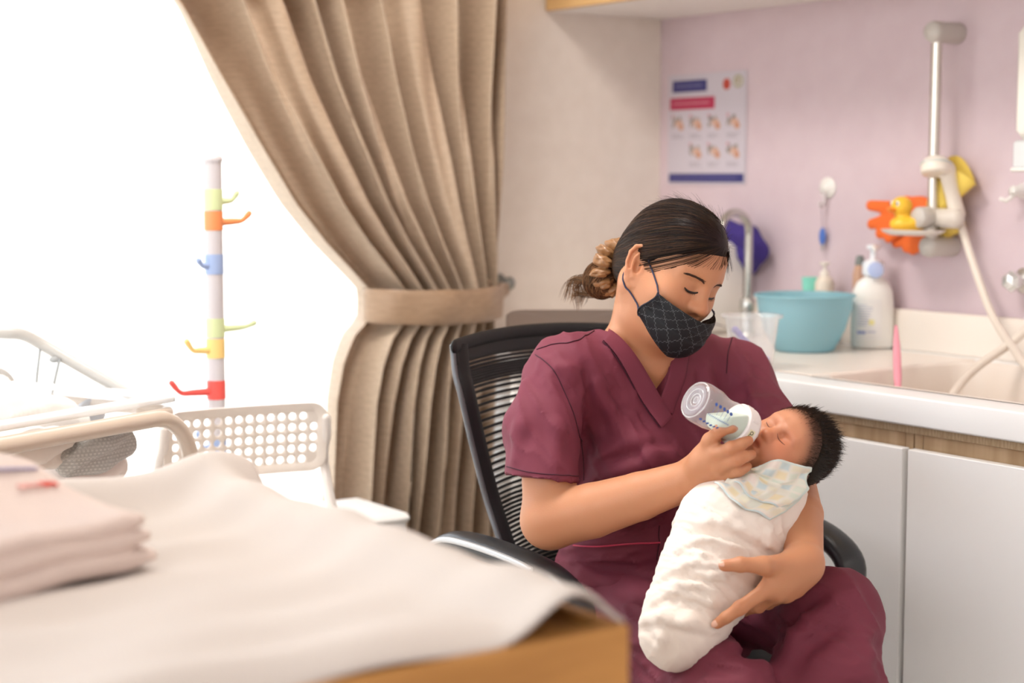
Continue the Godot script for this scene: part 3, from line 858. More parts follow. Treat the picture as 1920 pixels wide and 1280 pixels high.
	for a in [-hx - 0.08, hx]:
		for s in [-1, 1]:
			b = Buf.new()
			b.lathe([Vector2(0.0, -0.012), Vector2(0.026, -0.012), Vector2(0.03, -0.006), Vector2(0.03, 0.006), Vector2(0.026, 0.012), Vector2(0.0, 0.012)], P.call(a, 0.03, (Wd * 0.5 + 0.02) * s), Basis(e1, PI / 2), 20)
			obj("caster", b, mat("6c6a68", 0.5), t)
	for s in [-1, 1]: obj("leg", tube([P.call(-hx - 0.08, yl, (Wd * 0.5 + 0.02) * s), P.call(-hx - 0.08, 0.05, (Wd * 0.5 + 0.02) * s)], R, 12), tubem, t)
	# mattress and linen in the tub
	var mt := thing("bassinet_mattress", "thin white mattress lying in the clear bassinet tub", "mattress", P.call(0, yr - 0.24, 0))
	b = Buf.new()
	b.loft([ring.call(L - 0.19, Wd - 0.17, yr - 0.243, 0.05), ring.call(L - 0.175, Wd - 0.155, yr - 0.235, 0.05), ring.call(L - 0.17, Wd - 0.15, yr - 0.205, 0.05), ring.call(L - 0.19, Wd - 0.17, yr - 0.198, 0.05)])
	obj("pad", b, cloth("f3efe9", 20, 0.9), mt)
	var knit := mat("dddad6", 0.95)
	knit = triplanar(knit, Vector3.ONE * 9.0)
	knit.heightmap_enabled = true
	knit.heightmap_texture = weave_tex
	knit.heightmap_scale = 0.12
	knit.albedo_texture = knit_texture()
	roll("grey_blanket", "grey knitted blanket folded over at the far end of the bassinet tub", "blanket", [at(130, 868, 2.70), at(180, 846, 2.74), at(230, 832, 2.80)], [0.024, 0.032, 0.024], 0.75, knit)
	roll("grey_cloth", "light grey cloth peeking out under the front of the tub rim", "cloth", [at(140, 785, 2.92), at(170, 772, 2.95), at(188, 775, 2.96)], [0.010, 0.013, 0.010], 0.8, cloth("b9bcc4", 18, 0.9))
	roll("white_muslin", "white muslin cloth bunched along the front of the bassinet", "cloth", [at(-20, 848, 2.58), at(50, 842, 2.64), at(100, 836, 2.69), at(140, 828, 2.73)], [0.036, 0.035, 0.028, 0.016], 0.8, cloth("efe6dd", 18, 0.9))
	roll("white_blanket", "white waffle blanket heaped above the muslin in the bassinet", "blanket", [at(-20, 772, 2.72), at(50, 775, 2.80), at(110, 786, 2.87), at(150, 800, 2.88)], [0.045, 0.042, 0.034, 0.02], 0.85, knit_white())
	roll("cellular_blanket", "pale cellular blanket piled at the near end of the bassinet", "blanket", [at(-40, 735, 2.88), at(10, 738, 2.93), at(45, 748, 2.97), at(65, 764, 2.98)], [0.03, 0.03, 0.022, 0.013], 0.8, knit_white())
	roll("folded_sheet", "cream printed sheet folded under the grey blanket", "sheet", [at(120, 890, 2.74), at(170, 880, 2.80), at(206, 874, 2.84)], [0.034, 0.036, 0.03], 0.8, cloth("e8dcd6", 18, 0.9))

func knit_texture() -> ImageTexture:
	var im := Image.create(256, 256, false, Image.FORMAT_RGB8)
	for y in 256:
		for x in 256:
			var g := 0.5 + 0.5 * sin(x * TAU / 16.0 + (y / 12 % 2) * PI)
			var h := 0.5 + 0.5 * sin(y * TAU / 12.0)
			var v := lerpf(0.80, 1.0, clampf(0.25 + g * h * 1.2, 0, 1))
			im.set_pixel(x, y, Color(v, v, v))
	return ImageTexture.create_from_image(im)
func knit_white() -> StandardMaterial3D:
	var m := cloth("f1ede8", 8, 0.95, 0.5)
	return m

func roll(called: String, label: String, cat: String, pts: Array, rad: Array, flat: float, m: Material) -> void:
	var t := thing(called, label, cat, pts[1])
	var s := Sdf.new()
	var r2 := RandomNumberGenerator.new()
	r2.seed = called.hash()
	for k in pts.size() - 1: s.cap(pts[k], pts[k + 1], rad[k], rad[k + 1], 0.02)
	# folds running along the roll
	for f in 7:
		var ph := r2.randf() * TAU
		for k in pts.size() - 1:
			var ax: Vector3 = (pts[k + 1] - pts[k]).normalized()
			var n1 := ax.cross(Vector3.UP).normalized()
			var n2 := n1.cross(ax)
			var o := func(j: int) -> Vector3: return pts[j] + (n1 * cos(ph + j * 0.5) + n2 * sin(ph + j * 0.5)) * rad[j] * 0.95
			s.cap(o.call(k), o.call(k + 1), 0.006, 0.006, 0.012, 1 if f % 2 else 0)
	var lo := Vector3.ONE * 1e3
	var hi := -lo
	for k in pts.size():
		lo = lo.min(pts[k] - Vector3.ONE * (rad[k] + 0.015))
		hi = hi.max(pts[k] + Vector3.ONE * (rad[k] + 0.015))
	var b := Buf.new()
	s.build(b, 0.006, lo, hi)
	obj("fabric", b, m, t)

func changing_table() -> void:
	var pine := wood("d49a55", Vector3(8, 60, 60))
	var x1 := 0.925
	var z1 := -1.135
	var x0 := -0.1
	var z0 := -1.93
	var t := thing("changing_table", "pine changing table with low board sides in the foreground", "table", Vector3((x0 + x1) / 2, 0, (z0 + z1) / 2))
	obj("front_board", box(Vector3((x0 + x1) / 2, 0.70, z1 - 0.011), Vector3(x1 - x0, 0.26, 0.022), 0.003), pine, t)
	obj("back_board", box(Vector3((x0 + x1) / 2, 0.70, z0 + 0.011), Vector3(x1 - x0, 0.26, 0.022), 0.003), pine, t)
	for x in [x0 + 0.011, x1 - 0.011]: obj("side_board", box(Vector3(x, 0.70, (z0 + z1) / 2), Vector3(0.022, 0.26, z1 - z0 - 0.046), 0.003), pine, t)
	obj("tabletop", box(Vector3((x0 + x1) / 2, 0.80, (z0 + z1) / 2), Vector3(x1 - x0 - 0.046, 0.05, z1 - z0 - 0.046), 0.002), pine, t)
	for x in [x0 + 0.03, x1 - 0.03]:
		for z in [z0 + 0.04, z1 - 0.04]: obj("leg", box(Vector3(x, 0.285, z), Vector3(0.05, 0.57, 0.05), 0.004), pine, t)
	# padded mat with raised sides
	var sheetm := cloth("cabfb7", 14, 0.9, 0.03)
	t = thing("changing_mat", "cream padded changing mat with raised edges on the pine table", "mat", Vector3((x0 + x1) / 2, 0.79, (z0 + z1) / 2))
	var b := Buf.new()
	var mx0 := x0 - 0.0
	var mx1 := x1 - 0.003
	var mz0 := z0 + 0.0
	var mz1 := z1 - 0.005
	var hgt := func(u: float, v: float) -> float:
		var x := lerpf(mx0, mx1, u)
		var z := lerpf(mz0, mz1, v)
		var e := (mx1 - x)
		var ridge := exp(-pow((e - 0.055) / 0.05, 2.0)) * 0.034 * smoothstep(-0.02, 0.035, e)
		var e2 := z - mz0
		var ridge2 := exp(-pow((e2 - 0.06) / 0.05, 2.0)) * 0.042 * smoothstep(-0.02, 0.04, e2)
		var e3 := mz1 - z
		var ridge3 := exp(-pow((e3 - 0.04) / 0.05, 2.0)) * 0.012 * smoothstep(-0.02, 0.035, e3)
		var y := 0.8345 + maxf(maxf(ridge, ridge2), ridge3) + 0.35 * minf(ridge, ridge2)
		y += 0.0022 * sin(x * 31.0 + z * 17.0) + 0.002 * sin(x * 13.0 - z * 37.0 + 1.0) + 0.0015 * sin(z * 61.0 + x * 9.0)
		var ed := minf(minf(e, e2), minf(e3, x - mx0))
		return y - 0.004 * pow(clampf(1.0 - ed / 0.018, 0.0, 1.0), 2.0)
	b.sheet(func(u: float, v: float) -> Vector3: return Vector3(lerpf(mx0, mx1, u), hgt.call(u, v), lerpf(mz0, mz1, v)), 110, 90, 0.004)
	obj("cover", b, sheetm, t)
	towel()

func towel() -> void:
	# folded towel at the left, its fold facing the camera
	var fl := on_y(20, 1105, 0.845)
	var fr := on_y(288, 1040, 0.845)
	var bk := on_y(165, 850, 0.915)
	var ax := (fr - fl).slide(Vector3.UP).normalized()
	var dp := ax.cross(Vector3.UP)
	if dp.dot(cam_f) < 0: dp = -dp
	var W := 0.30
	var D := 0.26
	var o := Vector3(fr.x, 0.838, fr.z) - ax * W
	var t := thing("towel", "thick pale pink towel folded on the changing mat with embroidery", "towel", o + ax * W * 0.5 + dp * D * 0.5)
	var m := triplanar(mat("e6d2c8", 0.95), Vector3.ONE * 12.0)
	m.heightmap_enabled = true
	m.heightmap_texture = noise_tex(0.15, null, 256, false, 1.0, 31)
	m.heightmap_scale = 0.25
	m.rim_enabled = true
	m.rim = 0.5
	m.rim_tint = 0.7
	var hgt := func(u: float, v: float) -> float:
		return 0.012 + 0.05 * smoothstep(0.0, 0.10, v) * smoothstep(0.0, 0.06, 1.0 - u) + 0.022 * smoothstep(0.35, 1.0, v)
	var b := Buf.new()
	# layers: each is a slab whose front and right edges are rounded folds
	for k in 3:
		var y0 := k * 0.017
		var rings := []
		b = Buf.new()
		b.sheet(func(u: float, v: float) -> Vector3:
			# wraps from the underside round the front fold to the top
			var a := TAU * 0.0
			var half := 0.0085
			var x := lerpf(0.0, W - 0.004 * k, u)
			var lift := 0.018 * smoothstep(0.2, 1.0, v) * 0.0
			var z: float
			var y: float
			if v < 0.4:
				z = lerpf(D, 0.006, v / 0.4); y = -half
			elif v < 0.6:
				var w := (v - 0.4) / 0.2 * PI
				z = 0.006 - sin(w) * half; y = -cos(w) * half
			else:
				z = lerpf(0.006, D, (v - 0.6) / 0.4); y = half
			var side := smoothstep(0.0, 0.035, (W - x))
			y *= lerpf(0.35, 1.0, side)
			var far := z / D
			var swell := (0.055 * smoothstep(0.15, 0.75, far) - 0.02 * smoothstep(0.8, 1.0, far)) * (0.25 + 0.75 * k / 2.0)
			y += swell * lerpf(0.55, 1.0, sin(PI * clampf(u * 0.8 + 0.12, 0, 1)))
			y += 0.002 * sin(x * 40.0 + k) + 0.0015 * sin(z * 60.0 + k * 2.0)
			return o + ax * x + dp * (z + 0.004 * k) + Vector3(0, y0 + half + y, 0), 36, 60, 0.003)
		obj("fold", b, m, t)
	# embroidery: a row of muted violet letters above a row of red ones
	var top := func(px: float, py: float) -> Vector3:
		var q := on_y(px, py, 0.838 + 0.051 + 0.05)
		return q
	var red := mat("e2503f", 0.7)
	var vio := mat("a99fb6", 0.7)
	var pl := [[vio, 0.012, 0.165, 0.030, 14], [red, 0.008, 0.135, 0.09, 6]]
	for row in 2:
		b = Buf.new()
		var n := 11 if row == 0 else 5
		for k in n:
			var u := (0.70 + k * 0.021) if row == 0 else (0.77 + k * 0.032)
			var x := W * u
			var z := D * (0.56 if row == 0 else 0.44)
			var far := z / D
			var y := 0.034 + 0.0175 + 0.055 * smoothstep(0.15, 0.75, far) * lerpf(0.55, 1.0, sin(PI * clampf(u * 0.8 + 0.12, 0, 1)))
			var p := o + ax * x + dp * z + Vector3(0, y, 0)
			var h: float = 0.010 if row == 0 else (0.012 if k < 3 else 0.018)
			b.tube([p - dp * h * 0.5, p + dp * h * 0.5 + ax * 0.002], 0.0016 if row == 0 else 0.0018, 6)
			b.tube([p + dp * h * 0.5 * (1 if k % 2 else -1), p + dp * h * (0.1) + ax * 0.0042], 0.0012 if row == 0 else 0.0018, 6)
			if row == 1 and k == 2:
				obj("embroidery", b, mat("efb3a8", 0.8), t)
				b = Buf.new()
		obj("embroidery", b, [vio, red][row], t)

func office_chair() -> void:
	var black := mat("17181a", 0.5)
	var gloss := mat("2a2b2e", 0.32)
	var grey := mat("6e7074", 0.35, 0.4)
	var mesh_t := mat("b3a594", 0.6)
	var cx := 1.785
	var cz := -2.16
	var t := thing("office_chair", "black office chair with banded mesh back under the seated woman", "chair", Vector3(cx, 0, cz))
	# back: left edge traced, the right edge its mirror
	var tab := [[648, 853], [700, 858], [740, 868], [840, 891], [930, 914], [990, 933], [1050, 954], [1095, 975]]
	var lefts := []
	for k in tab.size():
		var v := float(k) / (tab.size() - 1)
		var z := lerpf(-2.40, -2.28, v) - 0.02 * sin(PI * v)
		lefts.append(on_z(tab[k][1], tab[k][0], z))
	lefts = curve(lefts, 40)
	var dep := func(p: Vector3, u: float) -> Vector3:   # across the back, bowed away behind the sitter
		var xr := 2.0 * cx - p.x
		var a := u * 2.0 - 1.0
		return Vector3(lerpf(p.x, xr, u), p.y + 0.012 * (1.0 - a * a), p.z - 0.055 * (1.0 - a * a))
	var n := 47
	for k in n:
		var v := (k + 4.0) / (n + 4.0)
		var p: Vector3 = lefts[0].lerp(lefts[1], 0.0)
		var f := v * 40.0
		var i0 := mini(int(f), 39)
		p = lefts[i0].lerp(lefts[i0 + 1], f - i0)
		var b := Buf.new()
		var hh := 0.0025
		b.sheet(func(u: float, w: float) -> Vector3:
			return dep.call(p, u) + Vector3(0, lerpf(hh, -hh, w), 0), 18, 1, 0.0014)
		obj("mesh_band", b, black, t)
		if k < n - 1:   # two thin threads between two bands
			b = Buf.new()
			for h in [-0.0034, -0.0049]:
				var pts := []
				for j in 13: pts.append(dep.call(p + Vector3(0, h, 0), j / 12.0))
				b.tube(pts, 0.0004, 4)
			obj("mesh_thread", b, mesh_t, t)
	var inner := []
	var outer := []
	for p in lefts:
		inner.append(dep.call(p, 0.035))
		outer.append(dep.call(p, -0.012))
	for s in [0, 1]:
		var a := []
		var o2 := []
		for p in lefts:
			a.append(dep.call(p, 0.03 if s == 0 else 0.97))
			o2.append(dep.call(p, -0.008 if s == 0 else 1.008) + Vector3(0, 0, -0.004))
		var b := Buf.new()
		b.tube(a, 0.017, 10, false, false, 0.35, Vector3.RIGHT)
		obj("side_border", b, black, t)
		obj("side_frame", tube(o2, 0.0048, 10, true), grey, t)
	for s in [0, 1]:
		var row := []
		var p: Vector3 = lefts[1] if s == 0 else lefts[40]
		for j in 21: row.append(dep.call(p, j / 20.0) + Vector3(0, 0.004 if s == 0 else 0.0, 0))
		var b := Buf.new()
		b.tube(row, 0.013, 10, false, true, 0.4, Vector3.UP)
		obj("top_border" if s == 0 else "bottom_border", b, black, t)
	var b := Buf.new()   # upper band of close mesh
	b.sheet(func(u: float, v: float) -> Vector3: return dep.call(lefts[1].lerp(lefts[4], v), u) + Vector3(0, 0, 0.002), 20, 4, 0.002)
	obj("top_panel", b, black, t)
	# seat, pedestal, arms
	b = Buf.new()
	b.box(Vector3(cx, 0.405, -2.09), Vector3(0.48, 0.075, 0.46), 0.03)
	obj("seat", b, cloth("1b1c1e", 20, 0.8), t)
	obj("back_post", tube(curve([Vector3(cx, 0.36, -2.2), Vector3(cx, 0.38, -2.39), Vector3(cx, 0.48, -2.42), Vector3(cx, 0.75, -2.47)], 16), 0.022, 10, true), gloss, t)
	obj("column", tube([Vector3(cx, 0.09, -2.1), Vector3(cx, 0.37, -2.1)], 0.027, 14), gloss, t)
	for k in 5:
		var a := TAU * k / 5.0 + 0.3
		var e := Vector3(cx + cos(a) * 0.27, 0.075, -2.1 + sin(a) * 0.27)
		var leg := obj("star_leg", tube([Vector3(cx, 0.11, -2.1), e], [0.03, 0.016], 10, true), gloss, t)
		var w := Buf.new()
		w.lathe([Vector2(0, -0.016), Vector2(0.022, -0.016), Vector2(0.026, -0.008), Vector2(0.026, 0.008), Vector2(0.022, 0.016), Vector2(0, 0.016)], Vector3(e.x, 0.0265, e.z), Basis(Vector3(cos(a), 0, sin(a)), PI / 2), 18)
		obj("caster", w, black, leg)
	for s in [-1, 1]:
		var ax: float = cx + s * 0.285
		var path := curve([Vector3(ax, 0.605, -2.34), Vector3(ax, 0.628, -2.28), Vector3(ax, 0.630, -2.14), Vector3(ax, 0.618, -2.03), Vector3(ax, 0.578, -1.965), Vector3(ax, 0.51, -1.975), Vector3(ax - s * 0.01, 0.42, -2.02), Vector3(ax - s * 0.03, 0.37, -2.06)], 40)
		b = Buf.new()
		b.tube(path, 0.019, 14, false, true, 1.6, Vector3.UP)
		var arm := obj("armrest", b, gloss, t)
		obj("arm_bracket", tube([path[-1], Vector3(cx + s * 0.1, 0.36, -2.1)], 0.016, 10), gloss, arm)
		var pts := []
		for k in range(0, 17): pts.append(path[k] + Vector3(-0.0 + s * -0.0, 0.004, 0) + Vector3(-0.025 * 1.0, 0.003, 0))
		obj("edge_strip", tube(pts, 0.006, 8, true), mat("c7cacd", 0.3, 0.5), arm)

# ---------------------------------------------------------------- the nurse and the baby
var hb: Basis          # the nurse's head: x her left, y up, z the way she faces
var ho: Vector3
var skin_m: StandardMaterial3D
var shirt: Sdf
var trousers: Sdf
var wrap_s: Sdf
const HS := 0.84        # size of her head against the model it is written in
func H(x: float, y: float, z: float) -> Vector3: return ho + hb * (Vector3(x, y, z) * HS)
func view(v: Vector3) -> Vector3:   # right, up, towards the camera -> the room
	var fh := Vector3(cam_f.x, 0, cam_f.z).normalized()
	return cam_r * v.x + Vector3.UP * v.y - fh * v.z

func people() -> void:
	hb = Basis(view(Vector3(0.695, -0.258, -0.671)), view(Vector3(0.398, 0.915, 0.06)), view(Vector3(0.599, -0.309, 0.739))).orthonormalized()
	ho = at(1250, 520, 2.72)
	skin_m = mat("ca8c66", 0.5)
	skin_m.vertex_color_use_as_albedo = true
	skin_m.subsurf_scatter_enabled = true
	skin_m.subsurf_scatter_strength = 0.12
	skin_m = triplanar(skin_m, Vector3.ONE * 14.0)
	skin_m.heightmap_enabled = true
	skin_m.heightmap_texture = noise_tex(0.09, null, 256, false, 1.0, 77)
	skin_m.heightmap_scale = 0.012
	var t := thing("person", "woman in maroon scrubs and black mask seated feeding a swaddled baby", "person", Vector3(1.79, 0, -2.1))
	nurse_clothes(t)
	nurse_body(t)
	nurse_hair(t)
	nurse_mask(t)
	baby()
	bottle()

func sh(px: float, py: float, depth: float) -> Vector3: return at(px, py, depth)

# lines of px, py pairs laid on what the camera sees of a solid, as ridges or furrows
func fold(s: Sdf, pts: Array, r: float, up: float, k := 0.012) -> void:
	var c := []
	for q in pts:
		var p := s.hit(EYE, ray(q[0], q[1]).normalized(), 1.8, 3.4)
		var n := s.grad(p, 0.004)
		c.append(p + n * (r * (up - 1.0) if up > 0.0 else r * (1.0 + up)))
	var m := c.size()
	for j in m - 1:
		var ra := r * (0.55 if j == 0 else 1.0)
		var rb := r * (0.55 if j == m - 2 else 1.0)
		s.cap(c[j], c[j + 1], ra, rb, k, 0 if up > 0.0 else 1)
func on_solid(s: Sdf, q: Array, off: float) -> Vector3:
	var p := s.hit(EYE, ray(q[0], q[1]).normalized(), 1.8, 3.6)
	return p + s.grad(p, 0.003) * off
func line_on(s: Sdf, pts: Array, off: float, n := 24) -> Array:
	var o := []
	for q in pts: o.append(Vector3(q[0], q[1], 0))
	var c := []
	for q in curve(o, n): c.append(on_solid(s, [q.x, q.y], off))
	return c

func nurse_clothes(t: Node3D) -> void:
	var maroon := cloth("742b3e", 24, 0.75, 0.02, 0.1)
	var seam := mat("47182a", 0.8)
	shirt = Sdf.new()
	var rs := sh(1045, 700, 2.70)
	var ls := sh(1393, 703, 2.88)
	var nb := Vector3(1.768, 0.945, -2.155)
	shirt.ell(Vector3(1.79, 0.79, -2.175), Vector3(0.165, 0.17, 0.108), Basis.IDENTITY, 0.03)
	shirt.ell(Vector3(1.79, 0.655, -2.145), Vector3(0.158, 0.14, 0.118), Basis.IDENTITY, 0.06)
	shirt.ell(Vector3(1.79, 0.545, -2.15), Vector3(0.178, 0.10, 0.13), Basis.IDENTITY, 0.06)
	for s in [-1, 1]: shirt.ell(Vector3(1.79 + 0.07 * s, 0.765, -2.085), Vector3(0.07, 0.065, 0.055), Basis.IDENTITY, 0.05)
	shirt.cap(rs + Vector3(0.02, 0, 0), ls - Vector3(0.02, 0, 0), 0.05, 0.05, 0.07)
	shirt.cap(rs + Vector3(0.04, 0.005, 0), nb + Vector3(-0.04, -0.01, 0), 0.045, 0.045, 0.04)
	shirt.cap(ls + Vector3(-0.04, 0.005, 0), nb + Vector3(0.04, -0.01, 0), 0.045, 0.045, 0.04)
	# sleeves
	var rh := sh(1014, 905, 2.625)
	shirt.cap(rs + Vector3(0.01, -0.01, 0), sh(1016, 800, 2.66), 0.056, 0.056, 0.045)
	shirt.cap(sh(1017, 800, 2.66), sh(1015, 945, 2.61), 0.056, 0.0605, 0.02)
	var lh := sh(1476, 868, 2.675)
	shirt.cap(ls + Vector3(-0.01, -0.01, 0), lh, 0.054, 0.056, 0.045)
	# creases, as the picture shows them
	var valleys := [[[1098, 690], [1106, 760], [1102, 830], [1094, 890]], [[1060, 690], [1086, 720]], [[1130, 870], [1180, 850], [1260, 828]], [[1120, 912], [1190, 905], [1250, 880]],
		[[1100, 1052], [1160, 1075], [1230, 1062]], [[1130, 960], [1200, 990], [1270, 965]], [[1110, 1110], [1170, 1128], [1230, 1110]], [[1300, 690], [1310, 740], [1300, 780]], [[1350, 680], [1362, 720], [1352, 760]], [[1150, 730], [1200, 790], [1255, 830]],
		[[1240, 980], [1255, 1010], [1250, 1050]]]
	for v in valleys: fold(shirt, v, 0.011, -0.55, 0.014)
	var ridges := [[[1030, 690], [1070, 700], [1096, 735]], [[1120, 720], [1160, 800], [1220, 850], [1280, 860]], [[1090, 1075], [1150, 1095], [1225, 1088]], [[1120, 940], [1180, 965], [1250, 945]], [[1325, 690], [1334, 740], [1326, 775]], [[985, 720], [975, 800], [965, 860]], [[1385, 775], [1420, 755], [1450, 745]], [[1035, 720], [1046, 800], [1040, 870]], [[1085, 1125], [1150, 1142], [1220, 1130]]]
	for v in ridges: fold(shirt, v, 0.010, 0.5, 0.016)
	for v in [[[1030, 672], [1046, 690], [1060, 716]], [[1046, 664], [1066, 686], [1078, 712]], [[1016, 680], [1028, 704], [1036, 730]], [[1140, 700], [1170, 752], [1215, 812]], [[1290, 640], [1296, 700], [1290, 750]], [[1398, 660], [1406, 720], [1420, 760]]]: fold(shirt, v, 0.006, 0.45, 0.01)
	for v in [[[1097, 700], [1103, 760], [1100, 830], [1092, 895]], [[1120, 906], [1180, 900], [1250, 878]], [[1110, 870], [1150, 862], [1200, 846]], [[1080, 1046], [1130, 1064], [1190, 1062]], [[1085, 1092], [1150, 1110], [1220, 1100]], [[1170, 920], [1215, 940], [1270, 930]]]: fold(shirt, v, 0.006, -0.6, 0.006)
	# hem of the right sleeve, cut flat and hollow
	var hl0 := sh(942, 889, 2.60)
	var hl1 := sh(1085, 906, 2.60)
	var hn := (hl1 - hl0).cross(ray(1014, 898)).normalized()
	if hn.y > 0: hn = -hn
	var hp := hl0.lerp(hl1, (1.618 - hl0.x) / (hl1.x - hl0.x))
	shirt.wedge(hp, -hn, Vector3(1, 0, 0), Vector3(0, 1, 0), 0.2)
	shirt.wedge(Vector3(1.905, lh.y, lh.z), -(lh - ls), Vector3(-1, 0, 0), Vector3(0, 1, 0), 0.2)
	# neck opening and the V
	shirt.cap(nb + Vector3(0, -0.02, -0.005), nb + Vector3(0.0, 0.2, 0.05), 0.058, 0.075, 0.0, 1)
	var apex := shirt.hit(EYE, ray(1238, 750).normalized(), 2.0, 3.4)
	shirt.wedge(apex, Vector3(1, -0.52, 0), Vector3(-1, -0.52, 0), Vector3(0, 0, -1), 0.13)
	var b := Buf.new()
	shirt.build(b, 0.0045, Vector3(1.43, 0.44, -2.36), Vector3(2.12, 1.04, -1.86))
	var fz := FastNoiseLite.new()
	fz.seed = 4
	fz.frequency = 1.0
	fz.fractal_octaves = 2
	var rr := cam_r
	var rumple := func(p: Vector3) -> float:
		var low := smoothstep(0.74, 0.66, p.y)
		var d := crease(fz, p, (rr * 0.85 + Vector3.UP * 0.5).normalized(), (rr * 0.5 - Vector3.UP * 0.85).normalized(), 17.0, 4.5) * 0.0042 * (1.0 - low)
		d += crease(fz, p + Vector3(0.3, 0, 0), (Vector3.UP - rr * 0.15).normalized(), (rr + Vector3.UP * 0.15).normalized(), 24.0, 5.0) * 0.0055 * low
		return d - 0.002
	b.displace(rumple)
	var top := obj("scrub_top", b, maroon, t)
	var lie := func(pts: Array, off: float) -> Array:   # a line laid on the rumpled cloth
		var c := line_on(shirt, pts, 0.0, 60)
		for k in c.size():
			var w: float = rumple.call(c[k])
			c[k] += shirt.grad(c[k], 0.003) * (w + off)
		return c
	# neckline bands
	var solid := Sdf.new()   # the same chest without the V, to lay bands on
	for n in shirt.all:
		if shirt.kind[n] != 3: solid._add(shirt.kind[n], shirt.op[n], shirt.pa[n], shirt.pb[n], shirt.r0[n], shirt.r1[n], shirt.kk[n], shirt.inv[n], shirt.bc[n], shirt.br[n])
	for s in [-1, 1]:
		b = Buf.new()
		var dn := Vector2(s * 0.52, 1.0).normalized()
		var out := Vector2(s, -0.52).normalized()
		var lmax := 0.10
		while lmax < 0.18:
			var ok := true
			for w: float in [0.0, 0.0295]:
				var xy: Vector2 = Vector2(apex.x, apex.y) + dn * lmax + out * w
				if solid.hit(Vector3(xy.x, xy.y, -1.8), Vector3(0, 0, -1), 0.0, 0.7).z < apex.z - 0.10: ok = false
			if not ok: break
			lmax += 0.004
		lmax -= 0.006
		b.sheet(func(u: float, v: float) -> Vector3:
			var l := lerpf(-0.032 if s < 0 else -0.012, lmax, u)
			var xy: Vector2 = Vector2(apex.x, apex.y) + dn * l + out * (lerpf(-0.001, 0.029, v) + (0.0 if l > 0 else 0.0))
			var p := solid.hit(Vector3(xy.x, xy.y, -1.8), Vector3(0, 0, -1), 0.0, 0.7)
			return p + solid.grad(p, 0.003) * (0.0022 if s < 0 else 0.0016), 40, 5, 0.0025)
		obj("neckline_band", b, maroon, top)
		var pts := []
		for k in 31:
			var l := lerpf(-0.03 if s < 0 else -0.01, lmax, k / 30.0)
			var xy: Vector2 = Vector2(apex.x, apex.y) + dn * l + out * 0.0295
			var p := solid.hit(Vector3(xy.x, xy.y, -1.8), Vector3(0, 0, -1), 0.0, 0.7)
			pts.append(p + solid.grad(p, 0.003) * 0.0006)
		obj("seam", tube(pts, 0.0009, 6), seam, top)
	obj("piping", tube(lie.call([[1076, 1022], [1120, 1024], [1180, 1019], [1236, 1017]], 0.0008), 0.0013, 8), mat("c93b5c", 0.5), top)
	for l in [[[1006, 654], [1045, 642], [1079, 640], [1114, 618]], [[1003, 664], [1035, 690], [1062, 740], [1082, 790], [1093, 850], [1094, 900]], [[948, 874], [990, 884], [1040, 890], [1086, 892]], [[1310, 612], [1345, 608], [1378, 622]], [[1373, 630], [1366, 660], [1362, 700]], [[1237, 985], [1236, 1010], [1232, 1050]]]:
		obj("seam", tube(lie.call(l, 0.0004), 0.0009, 6), seam, top)
	# trousers
	trousers = Sdf.new()
	trousers.ell(Vector3(1.79, 0.525, -2.16), Vector3(0.175, 0.09, 0.125), Basis.IDENTITY, 0.04)
	var rk := Vector3(1.585, 0.495, -1.73)
	var lk := sh(1560, 1160, 2.50)
	trousers.cap(Vector3(1.705, 0.515, -2.13), rk, 0.083, 0.068, 0.05)
	trousers.cap(Vector3(1.87, 0.53, -2.12), lk, 0.088, 0.066, 0.05)
	trousers.ell(Vector3(1.77, 0.50, -2.04), Vector3(0.09, 0.06, 0.10), Basis.IDENTITY, 0.06)
	var lf := sh(1548, 1290, 2.43)
	trousers.cap(lk, lf, 0.068, 0.080, 0.03)
	trousers.cap(lf, Vector3(lf.x, 0.09, lf.z + 0.02), 0.080, 0.075, 0.03)
	trousers.cap(rk, Vector3(rk.x + 0.0, 0.09, rk.z + 0.04), 0.07, 0.072, 0.03)
	for v in [[[1500, 1130], [1480, 1160], [1462, 1195], [1450, 1240]], [[1545, 1120], [1500, 1150], [1470, 1180]], [[1490, 1230], [1520, 1200], [1580, 1170]], [[1462, 1262], [1500, 1240]], [[1620, 1130], [1638, 1190], [1645, 1250]], [[1170, 1215], [1210, 1235]], [[1330, 1240], [1400, 1235], [1440, 1228]], [[1180, 1265], [1280, 1262], [1400, 1262]]]:
		fold(trousers, v, 0.012, -0.3, 0.022)
	for v in [[[1515, 1112], [1492, 1150], [1476, 1200]], [[1560, 1130], [1515, 1165], [1488, 1195], [1466, 1240]], [[1600, 1115], [1625, 1180], [1632, 1250]], [[1340, 1255], [1400, 1250], [1440, 1246]], [[1160, 1190], [1200, 1200]], [[1190, 1278], [1290, 1277], [1400, 1277]]]:
		fold(trousers, v, 0.011, 0.35, 0.022)
	b = Buf.new()
	trousers.build(b, 0.0055, Vector3(1.48, 0.06, -2.32), Vector3(2.0, 0.67, -1.55))
	b.displace(func(p: Vector3) -> float:
		var lap := smoothstep(1.80, 1.72, p.x)
		var d := crease(fz, p, (Vector3.UP * 0.9 + rr * 0.3).normalized(), (rr * 0.9 - Vector3.UP * 0.3).normalized(), 22.0, 5.0) * 0.006 * (0.35 + 0.65 * lap)
		d += crease(fz, p + Vector3(0, 0.7, 0), (rr * 0.8 + Vector3.UP * 0.6).normalized(), (rr * -0.6 + Vector3.UP * 0.8).normalized(), 13.0, 4.0) * 0.006 * (1.0 - lap)
		return d - 0.003)
	obj("scrub_trousers", b, maroon, t)
